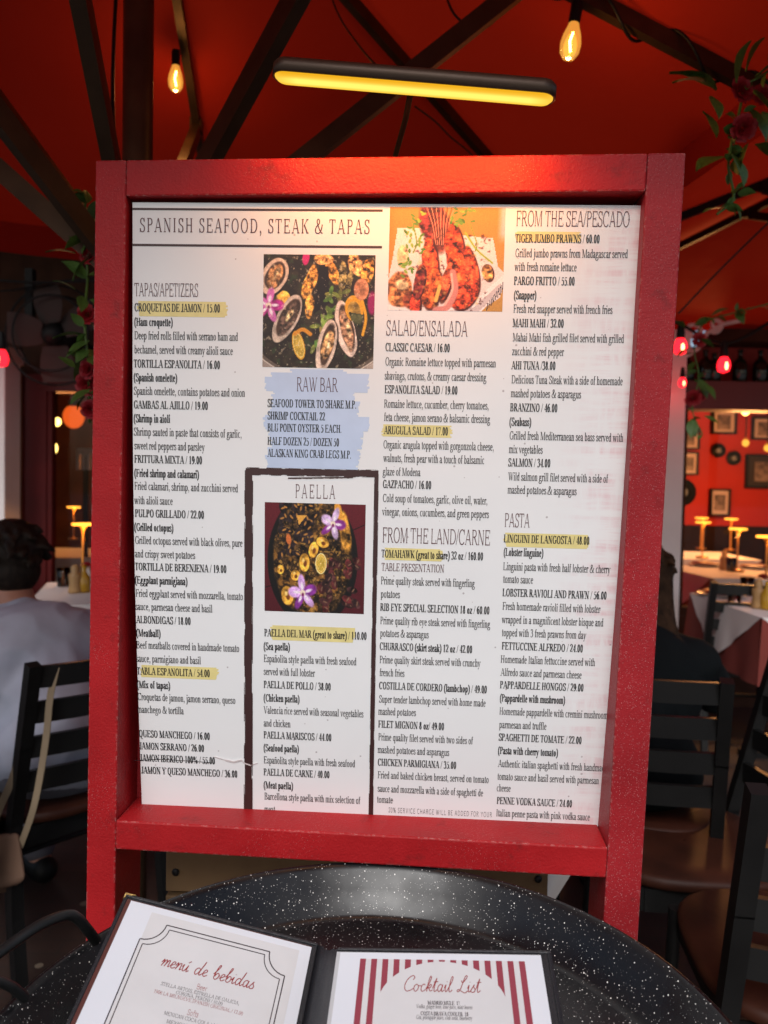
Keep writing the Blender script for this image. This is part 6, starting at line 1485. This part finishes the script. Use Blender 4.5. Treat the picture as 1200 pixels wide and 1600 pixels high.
    for _ in range(70 if not hair_long else 40):
        a = r3.uniform(-math.pi, math.pi); e = r3.uniform(-.1, 1.4); n_ = D * (math.cos(e) * math.cos(a)) + L * (math.cos(e) * math.sin(a)) + Uz * math.sin(e)
        if n_.dot(D) > .55 and e < .8: continue
        b0 = head - D * .026 + Uz * .02 + Vector(((n_.dot(D)) * .092 * D + (n_.dot(L)) * .080 * L + Uz * n_.z * .098)); t_ = (n_ * .2 - Uz * .5 - D * .5 + L * r3.uniform(-.6, .6)).normalized()
        hp.append(('c', [b0, b0 + t_ * .022 + n_ * .006, b0 + t_ * .045 + n_ * .004], [.012, .013, .005]))
    fused("hair", hp, .0060, hairm, o, 1)
    return o
M['hair_dark'] = mat("dark_hair", (.014, .009, .006), .6, spec=.2, var=.5, vscale=60, bump=.6, bscale=120); M['hair_brown'] = mat("brown_hair", (.040, .020, .010), .7, spec=.12, var=.5, vscale=40, bump=.6, bscale=120)
M['grey_shirt'] = mat("grey_tshirt", (.40, .43, .52), .85, var=.10, vscale=10, bump=1.0, bscale=14); M['black_top'] = mat("black_top", (.008, .010, .011), .9, spec=.1, var=.2, bump=.2, bscale=25); M['denim'] = mat("grey_trousers", (.13, .13, .16), .85, var=.15)
person("person with short dark hair in a grey t-shirt, seated at the left edge", mch - MD * .03, MD, .30, (M['grey_shirt'], True), M['denim'], M['hair_dark'], False, seat_z=.462, chest_w=.190, headtilt=.035, k=.80, shdrop=.035)
person("person with long brown hair in a black top, seated behind the board's right edge", WH, WD, .14, (M['black_top'], False), M['black_top'], M['hair_brown'], True, seat_z=.462, chest_w=.165, arms_fwd=.38, k=.76, shdrop=.02)

# shoulder bag slung on the man's chair post
post = mch - MD * .25 + ML * .205
bag = thing("shoulder_bag", "tan canvas shoulder bag hanging by a cream strap from the seated man's chair", "bag", (post.x, post.y, 0))
bgi = Matrix.Translation((-post.x, -post.y, 0))
mb = MB()
def strap(pts, w):
    rows = []; pts = [Vector(q_) for q_ in cat([tuple(p) for p in pts], 6)]
    for i, p in enumerate(pts):
        rows.append([bgi @ (p - RT * w), bgi @ (p + RT * w)])
    mb.grid(rows, True); mb.grid([[q_ + Vector((0, .003, 0)) for q_ in r] for r in rows], True, flip=True)
strap([P(88, 1043, 1.84), P(78, 1090, 1.83), P(72, 1150, 1.83), P(62, 1215, 1.83), P(50, 1270, 1.84), P(30, 1326, 1.87)], .008); mb.build("strap", M['cream'], bag)
mb = MB(); strap([P(45, 1085, 1.86), P(38, 1150, 1.85), P(20, 1215, 1.85), P(0, 1260, 1.86), P(-15, 1300, 1.88)], .010); mb.build("strap", M['cream'], bag)
mb = MB(); q8 = []
for Z in (1.84, 1.93):
    q8 += [P(-60, 1385, Z), P(12, 1392, Z), P(48, 1372, Z), P(-5, 1366, Z)][:0]
f0 = [P(-70, 1400, 1.84), P(14, 1396, 1.84), P(14, 1396, 1.95), P(-70, 1400, 1.95)]; f1 = [P(-70, 1312, 1.86), P(30, 1300, 1.86), P(30, 1300, 1.92), P(-70, 1312, 1.92)]
f0[1] = P(42, 1376, 1.85); f0[0] = P(-60, 1410, 1.84)
mb.hexa([bgi @ p for p in f0 + f1]); mb.build("pouch", M['tan_bag'], bag, bevel=.012, seg=3)
